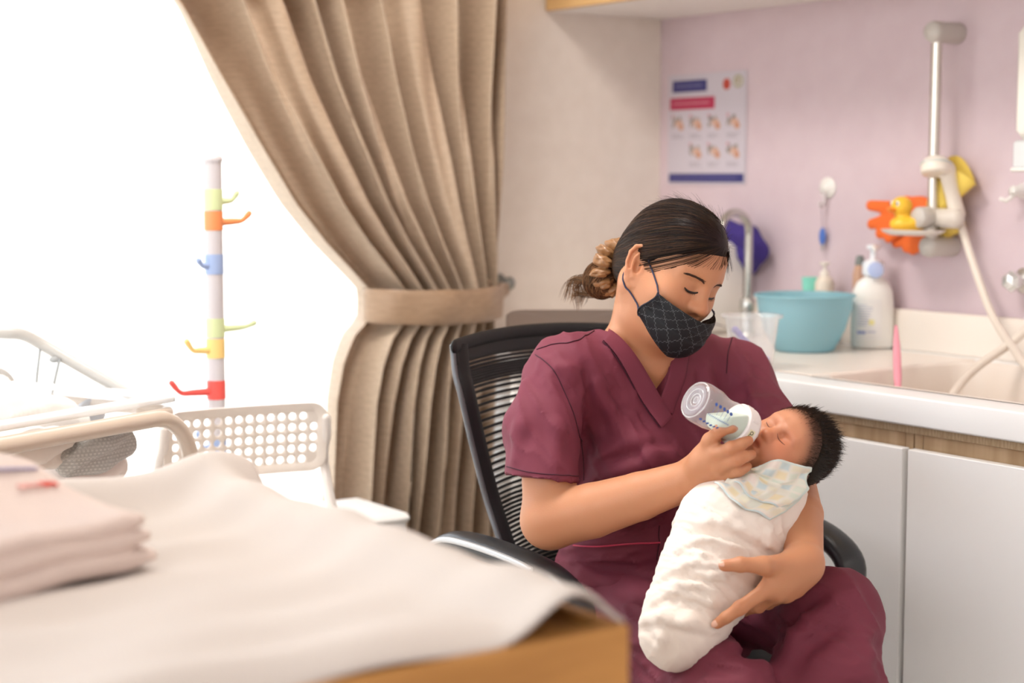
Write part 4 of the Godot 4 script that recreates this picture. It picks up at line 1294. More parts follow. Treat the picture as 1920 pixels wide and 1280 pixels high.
	for q in [[rk.x, rk.z + 0.05], [lf.x, lf.z + 0.03]]:
		var s := Sdf.new()
		s.cap(Vector3(q[0], 0.045, q[1] - 0.03), Vector3(q[0], 0.035, q[1] + 0.13), 0.042, 0.036, 0.02)
		s.cap(Vector3(q[0], 0.09, q[1]), Vector3(q[0], 0.05, q[1] + 0.02), 0.04, 0.04, 0.03)
		s.cut(Vector3(q[0], 0.003, q[1]), Vector3.DOWN)
		b = Buf.new()
		s.build(b, 0.006, Vector3(q[0] - 0.07, -0.01, q[1] - 0.1), Vector3(q[0] + 0.07, 0.15, q[1] + 0.2))
		obj("shoe", b, mat("2b2b2e", 0.5), t)

var nurse_s: Sdf
func nurse_body(t: Node3D) -> void:
	var s := Sdf.new()
	nurse_s = s
	# head
	s.ell(H(0, 0.045, -0.005), Vector3(0.076, 0.092, 0.098) * HS, hb, 0.02)
	s.ell(H(0, -0.035, 0.032), Vector3(0.060, 0.074, 0.062) * HS, hb, 0.035)
	s.ell(H(0, 0.055, 0.034), Vector3(0.066, 0.058, 0.062) * HS, hb, 0.03)
	for x in [-1, 1]:
		s.ell(H(0.040 * x, -0.020, 0.058), Vector3(0.028, 0.028, 0.028) * HS, hb, 0.03)
		s.cap(H(0.012 * x, 0.033, 0.0925), H(0.046 * x, 0.034, 0.074), 0.008 * HS, 0.008 * HS, 0.018)
		s.cap(H(0.058 * x, -0.03, -0.005), H(0.03 * x, -0.09, 0.06), 0.016 * HS, 0.016 * HS, 0.03)
		s.ell(H(0.032 * x, 0.012, 0.1035), Vector3(0.019, 0.012, 0.012) * HS, hb, 0.014, 1)
		s.ell(H(0.0315 * x, 0.009, 0.0775), Vector3(0.0185, 0.0135, 0.0145) * HS, hb, 0.006)
		s.cap(H(0.017 * x, 0.0165, 0.0905), H(0.046 * x, 0.0165, 0.081), 0.0035 * HS, 0.003 * HS, 0.006)
	s.cap(H(0, 0.02, 0.093), H(0, -0.020, 0.110), 0.0085 * HS, 0.0105 * HS, 0.016)
	s.ell(H(0, -0.025, 0.111), Vector3(0.0125, 0.0105, 0.011) * HS, hb, 0.01)
	for x in [-1, 1]:
		s.ell(H(0.0125 * x, -0.027, 0.1), Vector3(0.0085, 0.0085, 0.0105) * HS, hb, 0.008)
		s.ell(H(0.008 * x, -0.036, 0.108), Vector3(0.004, 0.0035, 0.006) * HS, hb, 0.003, 1)
	s.cap(H(-0.016, -0.058, 0.092), H(0.016, -0.058, 0.092), 0.008, 0.008, 0.012)
	s.ell(H(0, -0.096, 0.078), Vector3(0.022, 0.018, 0.018) * HS, hb, 0.03)
	# ear on her right, seen in full, and the other
	for x in [-1, 1]:
		# ear: its plate stands off the head, turned forward
		var oa: Vector3 = (hb * Vector3(x * 0.80, 0.02, 0.62)).normalized()
		var ua: Vector3 = (hb * Vector3(0, 1, -0.22)).slide(oa).normalized()
		var fa: Vector3 = oa.cross(ua) * (-x)
		if fa.dot(hb.z) < 0: fa = -fa
		var root: Vector3 = H(x * 0.0735, 0.0, 0.0) - fa * 0.0075
		var E := func(f: float, u: float, o: float) -> Vector3: return root + (fa * f + ua * u * 1.06 + oa * o) * 0.94
		var eb := Basis(fa, ua, oa) if fa.cross(ua).dot(oa) > 0 else Basis(-fa, ua, oa)
		s.ell(E.call(-0.002, 0.003, -0.002), Vector3(0.0165, 0.031, 0.005) * 0.94, eb, 0.006)
		s.ell(E.call(0.004, 0.0, -0.008), Vector3(0.010, 0.022, 0.010), eb, 0.006)
		var rim := [[0.010, 0.004, 0.001], [0.014, 0.017, 0.002], [0.010, 0.029, 0.002], [0.001, 0.0355, 0.002], [-0.010, 0.0325, 0.002], [-0.0165, 0.022, 0.002], [-0.018, 0.007, 0.002], [-0.0155, -0.008, 0.002], [-0.010, -0.019, 0.001], [-0.003, -0.027, 0.0], [0.004, -0.028, 0.0], [0.009, -0.020, 0.0]]
		for k in rim.size() - 1:
			var w0 := 0.0034 if k < 7 else 0.0045 + 0.0006 * (k - 7)
			s.cap(E.call(rim[k][0], rim[k][1], rim[k][2]), E.call(rim[k + 1][0], rim[k + 1][1], rim[k + 1][2]), w0, w0, 0.002)
		s.chain([E.call(-0.002, 0.024, 0.003), E.call(-0.009, 0.012, 0.003), E.call(-0.0085, -0.003, 0.003), E.call(-0.003, -0.014, 0.003), E.call(0.004, -0.0165, 0.003)], [0.003, 0.0034, 0.0034, 0.0034, 0.0034], 0.003)
		s.cap(E.call(0.009, -0.006, 0.002), E.call(0.009, -0.001, 0.002), 0.004, 0.0038, 0.004)
		s.ell(E.call(0.001, 0.000, 0.004), Vector3(0.0068, 0.0108, 0.0068), eb, 0.003, 1)
		s.chain([E.call(0.006, 0.026, 0.004), E.call(-0.005, 0.0275, 0.004), E.call(-0.0125, 0.018, 0.004), E.call(-0.0135, 0.004, 0.004), E.call(-0.010, -0.009, 0.004)], [0.0022, 0.0026, 0.0026, 0.0024, 0.0016], 0.002, 1)
	# neck, throat and upper chest
	var nb := Vector3(1.768, 0.945, -2.155)
	s.cap(H(0, -0.03, -0.025), nb + Vector3(0, 0.0, 0.0), 0.054, 0.052, 0.035)
	s.cap(H(0, -0.085, 0.01), nb + Vector3(0, -0.01, 0.04), 0.034, 0.03, 0.04)
	s.cap(H(-0.062, -0.035, -0.03), nb + Vector3(0.005, -0.03, 0.055), 0.009, 0.008, 0.02)
	s.ell(Vector3(1.79, 0.79, -2.18), Vector3(0.15, 0.16, 0.101), Basis.IDENTITY, 0.05)
	s.cap(nb + Vector3(-0.1, -0.035, 0.0), nb + Vector3(0.12, -0.035, 0.0), 0.04, 0.04, 0.05)
	s.cap(nb + Vector3(-0.012, -0.035, 0.062), nb + Vector3(-0.11, -0.015, 0.03), 0.008, 0.007, 0.02)
	s.cap(nb + Vector3(0.03, -0.035, 0.062), nb + Vector3(0.13, -0.015, 0.03), 0.008, 0.007, 0.02)
	# right arm and the hand on the bottle
	var el := sh(1031, 975, 2.605)
	var wr := sh(1298, 897, 2.515)
	s.cap(sh(1048, 705, 2.70), sh(1030, 900, 2.625), 0.0405, 0.041, 0.004)
	s.cap(sh(1030, 900, 2.625), el, 0.041, 0.043, 0.006)
	s.cap(el, sh(1110, 957, 2.58), 0.043, 0.0415, 0.012)
	s.cap(sh(1110, 957, 2.58), sh(1200, 930, 2.55), 0.0415, 0.036, 0.004)
	s.cap(sh(1200, 930, 2.55), wr, 0.036, 0.0285, 0.004)
	var mcp := [sh(1332, 826, 2.452), sh(1343, 851, 2.444), sh(1352, 874, 2.447), sh(1362, 893, 2.458)]
	for k in 4: s.cap(wr, mcp[k], 0.020, 0.0115 - k * 0.0007, 0.014)
	s.cap(sh(1318, 870, 2.475), sh(1345, 868, 2.465), 0.018, 0.014, 0.02)
	var fg := [[mcp[0], sh(1350, 806, 2.421), sh(1370, 801, 2.419), sh(1384, 799, 2.424)], [mcp[1], sh(1371, 840, 2.414), sh(1390, 832, 2.415), sh(1403, 826, 2.422)], [mcp[2], sh(1384, 861, 2.417), sh(1399, 855, 2.419), sh(1409, 852, 2.426)], [mcp[3], sh(1386, 882, 2.432), sh(1396, 877, 2.433), sh(1402, 874, 2.438)]]
	var fr := [0.0092, 0.0094, 0.0088, 0.0078]
	for k in 4:
		var f: Array = fg[k]
		s.cap(f[0], f[1], 0.0102 if k < 3 else 0.009, fr[k], 0.008)
		s.cap(f[1], f[2], fr[k], fr[k] * 0.9, 0.003)
		s.cap(f[2], f[3], fr[k] * 0.9, fr[k] * 0.8, 0.003)
		s.ell(f[1], Vector3.ONE * fr[k] * 1.04, Basis.IDENTITY, 0.004)
	s.cap(wr, sh(1318, 856, 2.515), 0.017, 0.015, 0.02)
	s.cap(sh(1318, 856, 2.515), sh(1340, 818, 2.515), 0.0125, 0.0108, 0.012)
	s.cap(sh(1340, 818, 2.515), sh(1370, 795, 2.525), 0.0105, 0.0085, 0.004)
	# left arm under the baby's head, hand round the bundle
	var le := sh(1478, 893, 2.625)
	var lw := sh(1507, 1048, 2.425)
	s.cap(sh(1395, 705, 2.87), le, 0.041, 0.039, 0.006)
	s.cap(le, sh(1500, 965, 2.525), 0.039, 0.034, 0.012)
	s.cap(sh(1500, 965, 2.525), lw, 0.034, 0.028, 0.004)
	var kn := [sh(1440, 1104, 2.365), sh(1456, 1112, 2.378), sh(1473, 1112, 2.395), sh(1489, 1102, 2.41)]
	for k in 4: s.cap(sh(1503, 1062, 2.41), kn[k], 0.0205, 0.0115, 0.02)
	s.cap(sh(1490, 1066, 2.392), sh(1455, 1090, 2.376), 0.016, 0.013, 0.02)
	var ft := [[kn[0], sh(1388, 1139, 2.352), sh(1362, 1157, 2.352), sh(1345, 1169, 2.357)], [kn[1], sh(1422, 1136, 2.40), sh(1396, 1144, 2.43), sh(1378, 1148, 2.45)], [kn[2], sh(1440, 1130, 2.43), sh(1416, 1132, 2.46), sh(1400, 1132, 2.475)], [kn[3], sh(1462, 1120, 2.44), sh(1440, 1120, 2.46), sh(1424, 1120, 2.475)]]
	for k in 4:
		var f: Array = ft[k]
		var r: float = [0.0096, 0.0092, 0.0088, 0.008][k]
		s.cap(f[0], f[1], 0.0112, r, 0.008)
		s.cap(f[1], f[2], r, r * 0.9, 0.003)
		s.cap(f[2], f[3], r * 0.9, r * 0.78, 0.003)
		s.ell(f[1], Vector3.ONE * r * 1.05, Basis.IDENTITY, 0.004)
	s.cap(sh(1500, 1056, 2.405), sh(1432, 1060, 2.352), 0.018, 0.0125, 0.016)
	s.cap(sh(1432, 1060, 2.352), sh(1388, 1058, 2.342), 0.0118, 0.0100, 0.008)
	s.cap(sh(1388, 1058, 2.342), sh(1358, 1060, 2.343), 0.0100, 0.0082, 0.004)
	s.ell(sh(1388, 1058, 2.342), Vector3.ONE * 0.0105, Basis.IDENTITY, 0.004)
	var tips := [fg[0][3], fg[1][3], fg[2][3], ft[0][3], ft[1][3], sh(1358, 1060, 2.343), fg[0][1], fg[1][1], fg[2][1], ft[0][1]]
	var ear := H(-0.083, 0.0, -0.015)
	var ck := H(-0.04, -0.015, 0.085)
	var ns := H(0, -0.025, 0.12)
	var b := Buf.new()
	s.build(b, 0.0025, Vector3(1.47, 0.57, -2.30), Vector3(2.08, 1.19, -1.66), func(p: Vector3) -> Color:
		var c := Color(1, 1, 1)
		for q in tips: c = c.lerp(Color(1.02, 0.80, 0.74), 0.55 * exp(-p.distance_squared_to(q) / 0.00012))
		c = c.lerp(Color(1.03, 0.78, 0.70), 0.45 * exp(-p.distance_squared_to(ear) / 0.0006))
		c = c.lerp(Color(1.02, 0.80, 0.74), 0.35 * exp(-p.distance_squared_to(ck) / 0.0006))
		c = c.lerp(Color(1.0, 0.78, 0.72), 0.35 * exp(-p.distance_squared_to(ns) / 0.0003))
		return c)
	var body := obj("body", b, skin_m, t)
	# eyelashes, brows, nails
	var dark := mat("1d1512", 0.5)
	for x in [-1, 1]:
		var pts := []
		for k in 13:
			var u := k / 12.0
			var p := H(x * lerpf(0.0175, 0.0475, u), 0.0045 - 0.0045 * sin(PI * clampf(u * 0.9 + 0.02, 0, 1)) + 0.0015 * u, 0.10)
			pts.append(s.to_surface(p, 0.0002))
		var rad := []
		for k in 13: rad.append(0.0004 + 0.0016 * pow(sin(PI * clampf(k / 12.0 * 0.85 + 0.12, 0, 1)), 0.8))
		b = Buf.new()
		b.tube(pts, rad, 6, false, true)
		for k in range(2, 13):
			var q: Vector3 = pts[k]
			var out := hb * Vector3(x * (0.1 + 0.5 * k / 12.0), -0.95, 0.55)
			b.tube([q, q + out.normalized() * 0.003, q + out.normalized() * 0.0045], [0.00035, 0.00025, 0.0001], 4)
		obj("eyelashes", b, dark, body)
		b = Buf.new()
		var r2 := RandomNumberGenerator.new()
		r2.seed = 40 + x
		for k in 260:
			var u := r2.randf()
			var w := r2.randf_range(-1, 1)
			var th := lerpf(0.0040, 0.0020, u)
			var y := 0.0255 + 0.0075 * sin(PI * 0.62 * u) - 0.003 * u + w * th
			var p0 := s.to_surface(H(x * lerpf(0.014, 0.050, u), y, 0.105 - 0.02 * u), 0.0003)
			var p1 := s.to_surface(H(x * (lerpf(0.014, 0.050, u) + 0.007), y + 0.002 - 0.004 * u - w * th * 0.5, 0.105 - 0.02 * u - 0.002), 0.0012)
			b.tube([p0, p1], [0.00022, 0.0001], 3)
		obj("eyebrow", b, mat("54392a", 0.7), body)
	var nail := mat("eab9a2", 0.25)
	for q in [[sh(1358, 1060, 2.343), sh(1388, 1058, 2.342), 0.0075], [ft[0][3], ft[0][2], 0.0065], [fg[0][3], fg[0][2], 0.007]]:
		var ax: Vector3 = (q[0] - q[1]).normalized()
		var up: Vector3 = (-cam_f + Vector3.UP * 0.7).slide(ax).normalized()
		b = Buf.new()
		b.ball(q[0] + up * 0.0058 + ax * 0.001, Vector3(0.0048, 0.0022, q[2]), frame(up, ax), 14)
		obj("fingernail", b, nail, body)

func nurse_hair(t: Node3D) -> void:
	var hm := mat("ffffff", 0.46)
	hm.metallic_specular = 0.32
	hm.vertex_color_use_as_albedo = true
	var s := Sdf.new()
	s.ell(H(0, 0.048, -0.008), Vector3(0.0845, 0.0995, 0.106) * HS, hb, 0.02)
	s.ell(H(0, 0.0, -0.075), Vector3(0.055, 0.055, 0.045) * HS, hb, 0.03)
	s.ell(H(-0.02, 0.085, 0.045), Vector3(0.055, 0.05, 0.05) * HS, hb, 0.03)
	var full := s.all.duplicate()
	s.cut(H(0, 0.062, 0.078), hb * Vector3(0.0, -0.80, 0.60), 0.012)
	var base_c := Color(0.012, 0.007, 0.005)
	var b := Buf.new()
	s.build(b, 0.0035, ho - Vector3.ONE * 0.16, ho + Vector3.ONE * 0.17, func(_p: Vector3) -> Color: return base_c)
	var hair := obj("hair", b, hm, t)
	# combed strands from the hairline to the bun, laid on the hair's surface
	var mid := H(0, 0.045, -0.008)
	var bun := H(-0.004, -0.020, -0.118)
	var r2 := RandomNumberGenerator.new()
	r2.seed = 12
	b = Buf.new()
	var e := (hb.inverse() * (bun - mid)).normalized()
	var sol := Sdf.new()
	for n in full: sol._add(s.kind[n], s.op[n], s.pa[n], s.pb[n], s.r0[n], s.r1[n], s.kk[n], s.inv[n], s.bc[n], s.br[n])
	var tab := PackedFloat32Array()   # how far the hair reaches in every direction from its middle
	var NA := 72
	var NB := 36
	for jb in NB + 1:
		for ja in NA + 1:
			var az := TAU * ja / NA
			var po := PI * jb / NB
			var dr := hb * Vector3(sin(po) * cos(az), cos(po), sin(po) * sin(az))
			var q := sol.hit(mid + dr * 0.2, -dr, 0.0, 0.2)
			tab.append(q.distance_to(mid))
	var lay := func(dv: Vector3, off: float) -> Vector3:
		var po: float = acos(clampf(dv.y, -1.0, 1.0)) / PI * NB
		var az: float = fposmod(atan2(dv.z, dv.x), TAU) / TAU * NA
		var j := mini(int(po), NB - 1)
		var i := mini(int(az), NA - 1)
		var fy := po - j
		var fx := az - i
		var w := NA + 1
		var r: float = lerpf(lerpf(tab[j * w + i], tab[j * w + i + 1], fx), lerpf(tab[(j + 1) * w + i], tab[(j + 1) * w + i + 1], fx), fy)
		return mid + hb * dv * (r + off)
	for n in 9500:
		var a := r2.randf_range(-PI, PI)     # round the hairline, 0 in front
		var lift := pow(r2.randf(), 1.4) * 0.9
		var base := Vector3(sin(a) * 0.88, -0.40 + 0.875 * cos(a), cos(a)).normalized()
		var st := base.lerp(Vector3(0.15, 1, 0.25), lift).normalized()
		if st.angle_to(e) < 0.3: continue
		var seg := 11
		var pts := []
		var lock := floorf(r2.randf() * 90.0)      # strands of a lock share a wave
		var off := r2.randf_range(-0.0002, 0.0016) + 0.0016 * absf(sin(a * 17.0 + lift * 9.0))
		var wav := 0.05 * sin(lock * 7.3) + r2.randf_range(-0.02, 0.02)
		var side := st.cross(e).normalized()
		var reach := r2.randf_range(0.85, 1.0)
		var f0 := r2.randf_range(0.0, 0.5) * minf(1.0, lift * 6.0)
		for k in seg + 1:
			var u := lerpf(f0, reach, k / float(seg))
			var dv := st.slerp(e, u)
			dv = (dv + side * wav * sin(PI * u) + Vector3(0, 0.10, 0) * sin(PI * u)).normalized()
			pts.append(lay.call(dv, off))
		var g := r2.randf() * (0.6 + 0.4 * absf(sin(a * 17.0 + lift * 9.0)))
		b.col = Color(0.011, 0.0065, 0.0045).lerp(Color(0.11, 0.05, 0.024), pow(g, 2.6))
		var w := r2.randf_range(0.00022, 0.00052)
		var rad := []
		for k in seg + 1: rad.append(w * clampf(sin(PI * (k + 0.6) / (seg + 1.2)) * 1.6, 0.25, 1.0))
		b.tube(pts, rad, 3)
	# loose short hairs along the crown, temple and nape
	for n in 520:
		var where := [0, 2, 3, 0, 2, 3, 0, 1][r2.randi() % 8] as int
		var dv: Vector3
		if where == 0 or where == 3: dv = Vector3(r2.randf_range(-0.8, 0.8), r2.randf_range(0.5, 1.0), r2.randf_range(-0.4, 0.9)).normalized()
		elif where == 1: dv = Vector3(r2.randf_range(0.55, 0.85), r2.randf_range(0.40, 0.6), 0.85).normalized()
		else: dv = Vector3(r2.randf_range(-0.9, -0.2), r2.randf_range(-0.6, -0.1), r2.randf_range(-1.0, -0.4)).normalized()
		var p: Vector3 = lay.call(dv, 0.0)
		var nr := (hb * dv).normalized()
		var tan := (hb * (e - dv)).slide(nr).normalized()
		if where == 1: tan = (hb * Vector3(0.35, -0.9, 0.1)).slide(nr).normalized()
		var L := r2.randf_range(0.012, 0.036)
		var cu := r2.randf_range(0.05, 0.4) if where != 1 else r2.randf_range(0.05, 0.3)
		var sd := nr.cross(tan) * r2.randf_range(-0.4, 0.4)
		var pts := []
		for k in 6:
			var u := k / 5.0
			pts.append(p + tan * L * u + nr * L * cu * u * (1.3 - 0.5 * u) + sd * L * u * u)
		b.col = Color(0.02, 0.012, 0.008)
		b.tube(pts, [0.0002, 0.0002, 0.00018, 0.00015, 0.00012, 0.00008], 3)
	obj("strands", b, hm, hair)
	# bun: a ball of coiled locks with loose curling ends
	b = Buf.new()
	var bc := H(-0.012, -0.062, -0.140)
	var ax := (hb * Vector3(0, -0.1, -1)).normalized()
	b.col = Color(0.08, 0.042, 0.022)
	b.ball(bc, Vector3(0.029, 0.029, 0.031), hb, 20)
	for n in 900:
		var v0 := Vector3(r2.randfn(), r2.randfn(), r2.randfn()).normalized()
		var ro := Basis(Vector3(r2.randf_range(-0.4, 0.4), r2.randf_range(-0.4, 0.4), 1).normalized(), r2.randf_range(0.8, 1.8))
		var pts := []
		var rr := r2.randf_range(0.029, 0.033)
		for k in 9:
			var dv := v0.slerp(ro * v0, k / 8.0).normalized()
			pts.append(bc + hb * (dv * rr))
		b.col = Color(0.06, 0.03, 0.016).lerp(Color(0.32, 0.16, 0.075), pow(r2.randf(), 1.2))
		var w := r2.randf_range(0.0003, 0.0006)
		b.tube(pts, [w * 0.4, w, w, w, w, w, w, w, w * 0.4], 4)
	for n in 200:   # curls falling to the left and below, in a few locks
		var lock := n % 6
		var q2 := RandomNumberGenerator.new()
		q2.seed = 100 + lock
		var p0 := bc + hb * (Vector3(q2.randf_range(-0.7, 0.5), q2.randf_range(-1, -0.1), q2.randf_range(-1, -0.1)).normalized() * 0.029)
		var dir := (hb * Vector3(q2.randf_range(-0.7, 0.1), -1.0, q2.randf_range(-0.7, 0.2))).normalized()
		var L := q2.randf_range(0.025, 0.05) * r2.randf_range(0.8, 1.15)
		var cr := q2.randf_range(0.008, 0.015)
		var ph := q2.randf() * TAU + r2.randf_range(-0.3, 0.3)
		var s1 := dir.cross(cam_f).normalized()
		p0 += Vector3(r2.randf_range(-1, 1), r2.randf_range(-1, 1), r2.randf_range(-1, 1)) * 0.004
		var pts := []
		for k in 10:
			var u := k / 9.0
			pts.append(p0 + dir * L * u + s1 * cr * (sin(ph + u * 4.0) - sin(ph)) + cam_f * cr * 0.5 * (cos(ph + u * 4.0) - cos(ph)))
		b.col = Color(0.08, 0.042, 0.022).lerp(Color(0.36, 0.19, 0.09), r2.randf())
		var w := r2.randf_range(0.0002, 0.0004)
		b.tube(pts, [w, w, w, w, w, w * 0.9, w * 0.8, w * 0.7, w * 0.5, w * 0.2], 4)
	obj("bun", b, hm, hair)
	# satin scrunchie: a ruffled ring of tucks
	var satin := mat("94683f", 0.34)
	satin.rim_enabled = true
	satin.rim = 0.5
	satin.rim_tint = 0.6
	var sc := H(-0.004, -0.030, -0.128)
	var sz := (hb * Vector3(0, -0.22, -1)).normalized()
	var sx := sz.cross(hb.y).normalized()
	var sy := sx.cross(sz).normalized()
	b = Buf.new()
	var rings := []
	var nr := 220
	var tucks := []
	for k in 13: tucks.append(TAU * (k + r2.randf_range(-0.28, 0.28)) / 13.0)
	for k in nr + 1:
		var a := TAU * k / nr
		var dirr := sx * cos(a) + sy * sin(a)
		var near := 9.0
		var sgn := 0.0
		for q in tucks:
			var d := wrapf(a - q, -PI, PI)
			if absf(d) < absf(near): near = d
		var pinch := exp(-pow(near / 0.075, 2.0))
		var puff := 0.0148 - 0.0075 * pinch
		var cen := sc + dirr * (0.034 - 0.003 * pinch) + sz * 0.004 * sin(a * 5.0 + 1.0)
		var ring := PackedVector3Array()
		for j in 28:
			var w := TAU * j / 28.0
			# soft pleats that fan out of each tuck
			var rr := puff * (1.0 + 0.11 * sin(w * 4.0 + near * 7.0) + 0.06 * sin(w * 7.0 - near * 12.0 + k * 0.02) )
			ring.append(cen + dirr * cos(w) * rr + sz * sin(w) * rr * 1.2)
		rings.append(ring)
	b.loft(rings, true, false, false)
	b.closed = true
	obj("scrunchie", b, satin, t)

func nurse_mask(t: Node3D) -> void:
	# a pleated mask worn under the nose
	var hull := Sdf.new()
	hull.ell(H(0, -0.045, 0.034), Vector3(0.066, 0.074, 0.066) * HS, hb, 0.03)
	hull.cap(H(-0.02, -0.055, 0.086), H(0.02, -0.055, 0.086), 0.016, 0.016, 0.05)
	hull.ell(H(0, -0.09, 0.078), Vector3(0.028, 0.026, 0.026) * HS, hb, 0.05)
	hull.ell(H(0, -0.03, 0.095), Vector3(0.020, 0.014, 0.014) * HS, hb, 0.04)
	for x in [-1, 1]: hull.ell(H(0.038 * x, -0.03, 0.055), Vector3(0.03, 0.03, 0.03) * HS, hb, 0.04)
	var im := Image.create(1024, 420, false, Image.FORMAT_RGB8)
	var dark := Color("0b0c13")
	var line := Color("5a5b60")
	var cw := 0.0165
	for yy in 420:   # a lattice of small steps, as a printed net
		for xx in 1024:
			var X := xx / 1024.0 * 0.185
			var Y := yy / 420.0 * 0.078
			var p := (X + Y) * 0.7071
			var q := (X - Y) * 0.7071
			var p2 := p + 0.0007 * signf(sin(q * TAU * 2.5 / cw))
			var q2 := q + 0.0007 * signf(sin(p * TAU * 2.5 / cw))
			var d := minf(absf(p2 / cw - roundf(p2 / cw)), absf(q2 / cw - roundf(q2 / cw))) * cw
			im.set_pixel(xx, yy, line if d < 0.00042 else dark)
	var m := mat("ffffff", 0.7)
	m.albedo_texture = ImageTexture.create_from_image(im)
	var M := func(u: float, v: float) -> Vector3:
		var half := lerpf(58.0, 80.0, smoothstep(0.05, 0.95, v))
		var th := lerpf(-half, half, u)
		var c := absf(u * 2.0 - 1.0)
		var yt := lerpf(-0.043, -0.024, pow(c, 1.3))
		var yb := lerpf(-0.114, -0.078, pow(c, 1.8))
		var y := lerpf(yt, yb, v)
		var ax := H(0, y, lerpf(0.018, 0.03, v))
		var dr := (hb * Vector3(sin(deg_to_rad(th)), -0.30 * smoothstep(0.5, 1.0, v) * (1.0 - c), cos(deg_to_rad(th)))).normalized()
		var p := ax + dr * 0.16
		p = hull.hit(p, -dr, 0.0, 0.16)
		var pleat := 0.0012 * sin(v * PI * 3.0) * pow(c, 2.0) * 2.0 + 0.0018 * smoothstep(0.30, 0.34, v) + 0.0018 * smoothstep(0.55, 0.59, v)
		return p + dr * (0.0035 + pleat + 0.004 * smoothstep(0.85, 1.0, c))
	var b := Buf.new()
	b.sheet(M, 72, 48, 0.0012)
	var mk := obj("face_mask", b, m, t)
	var cordm := mat("2a2c48", 0.7)
	for x in [-1, 1]:
		var u0 := 0.015 if x < 0 else 0.985
		var a: Vector3 = M.call(u0, 0.04)
		var z: Vector3 = M.call(u0, 0.96)
		for way in [[a, H(0.066 * x, 0.010, 0.022), H(0.074 * x, 0.031, 0.002), H(0.077 * x, 0.036, -0.010), H(0.073 * x, 0.026, -0.030)], [z, H(0.069 * x, -0.050, 0.010), H(0.074 * x, -0.036, -0.010), H(0.073 * x, -0.01, -0.032)]]:
			var cd := curve(way, 28)
			for k in range(2, 25):
				var q := nurse_s.to_surface2(cd[k], 0.0012, 3)
				if nurse_s.dist(cd[k]) < 0.0012 and q.distance_to(cd[k]) < 0.02: cd[k] = q
			obj("ear_loop", tube(cd, 0.0014, 8, true), cordm, mk)
	for k in 2:   # the pinched side edge
		b = Buf.new()
		var uu: float = [0.0, 1.0][k]
		var pts := []
		for j in 13: pts.append(M.call(uu, j / 12.0))
		b.tube(pts, 0.0016, 6, false, true)
		obj("side_edge", b, mat("1b1c28", 0.7), mk)

var bb: Basis
var bo: Vector3
const BS := 0.98
func B(x: float, y: float, z: float) -> Vector3: return bo + bb * (Vector3(x, y, z) * BS)

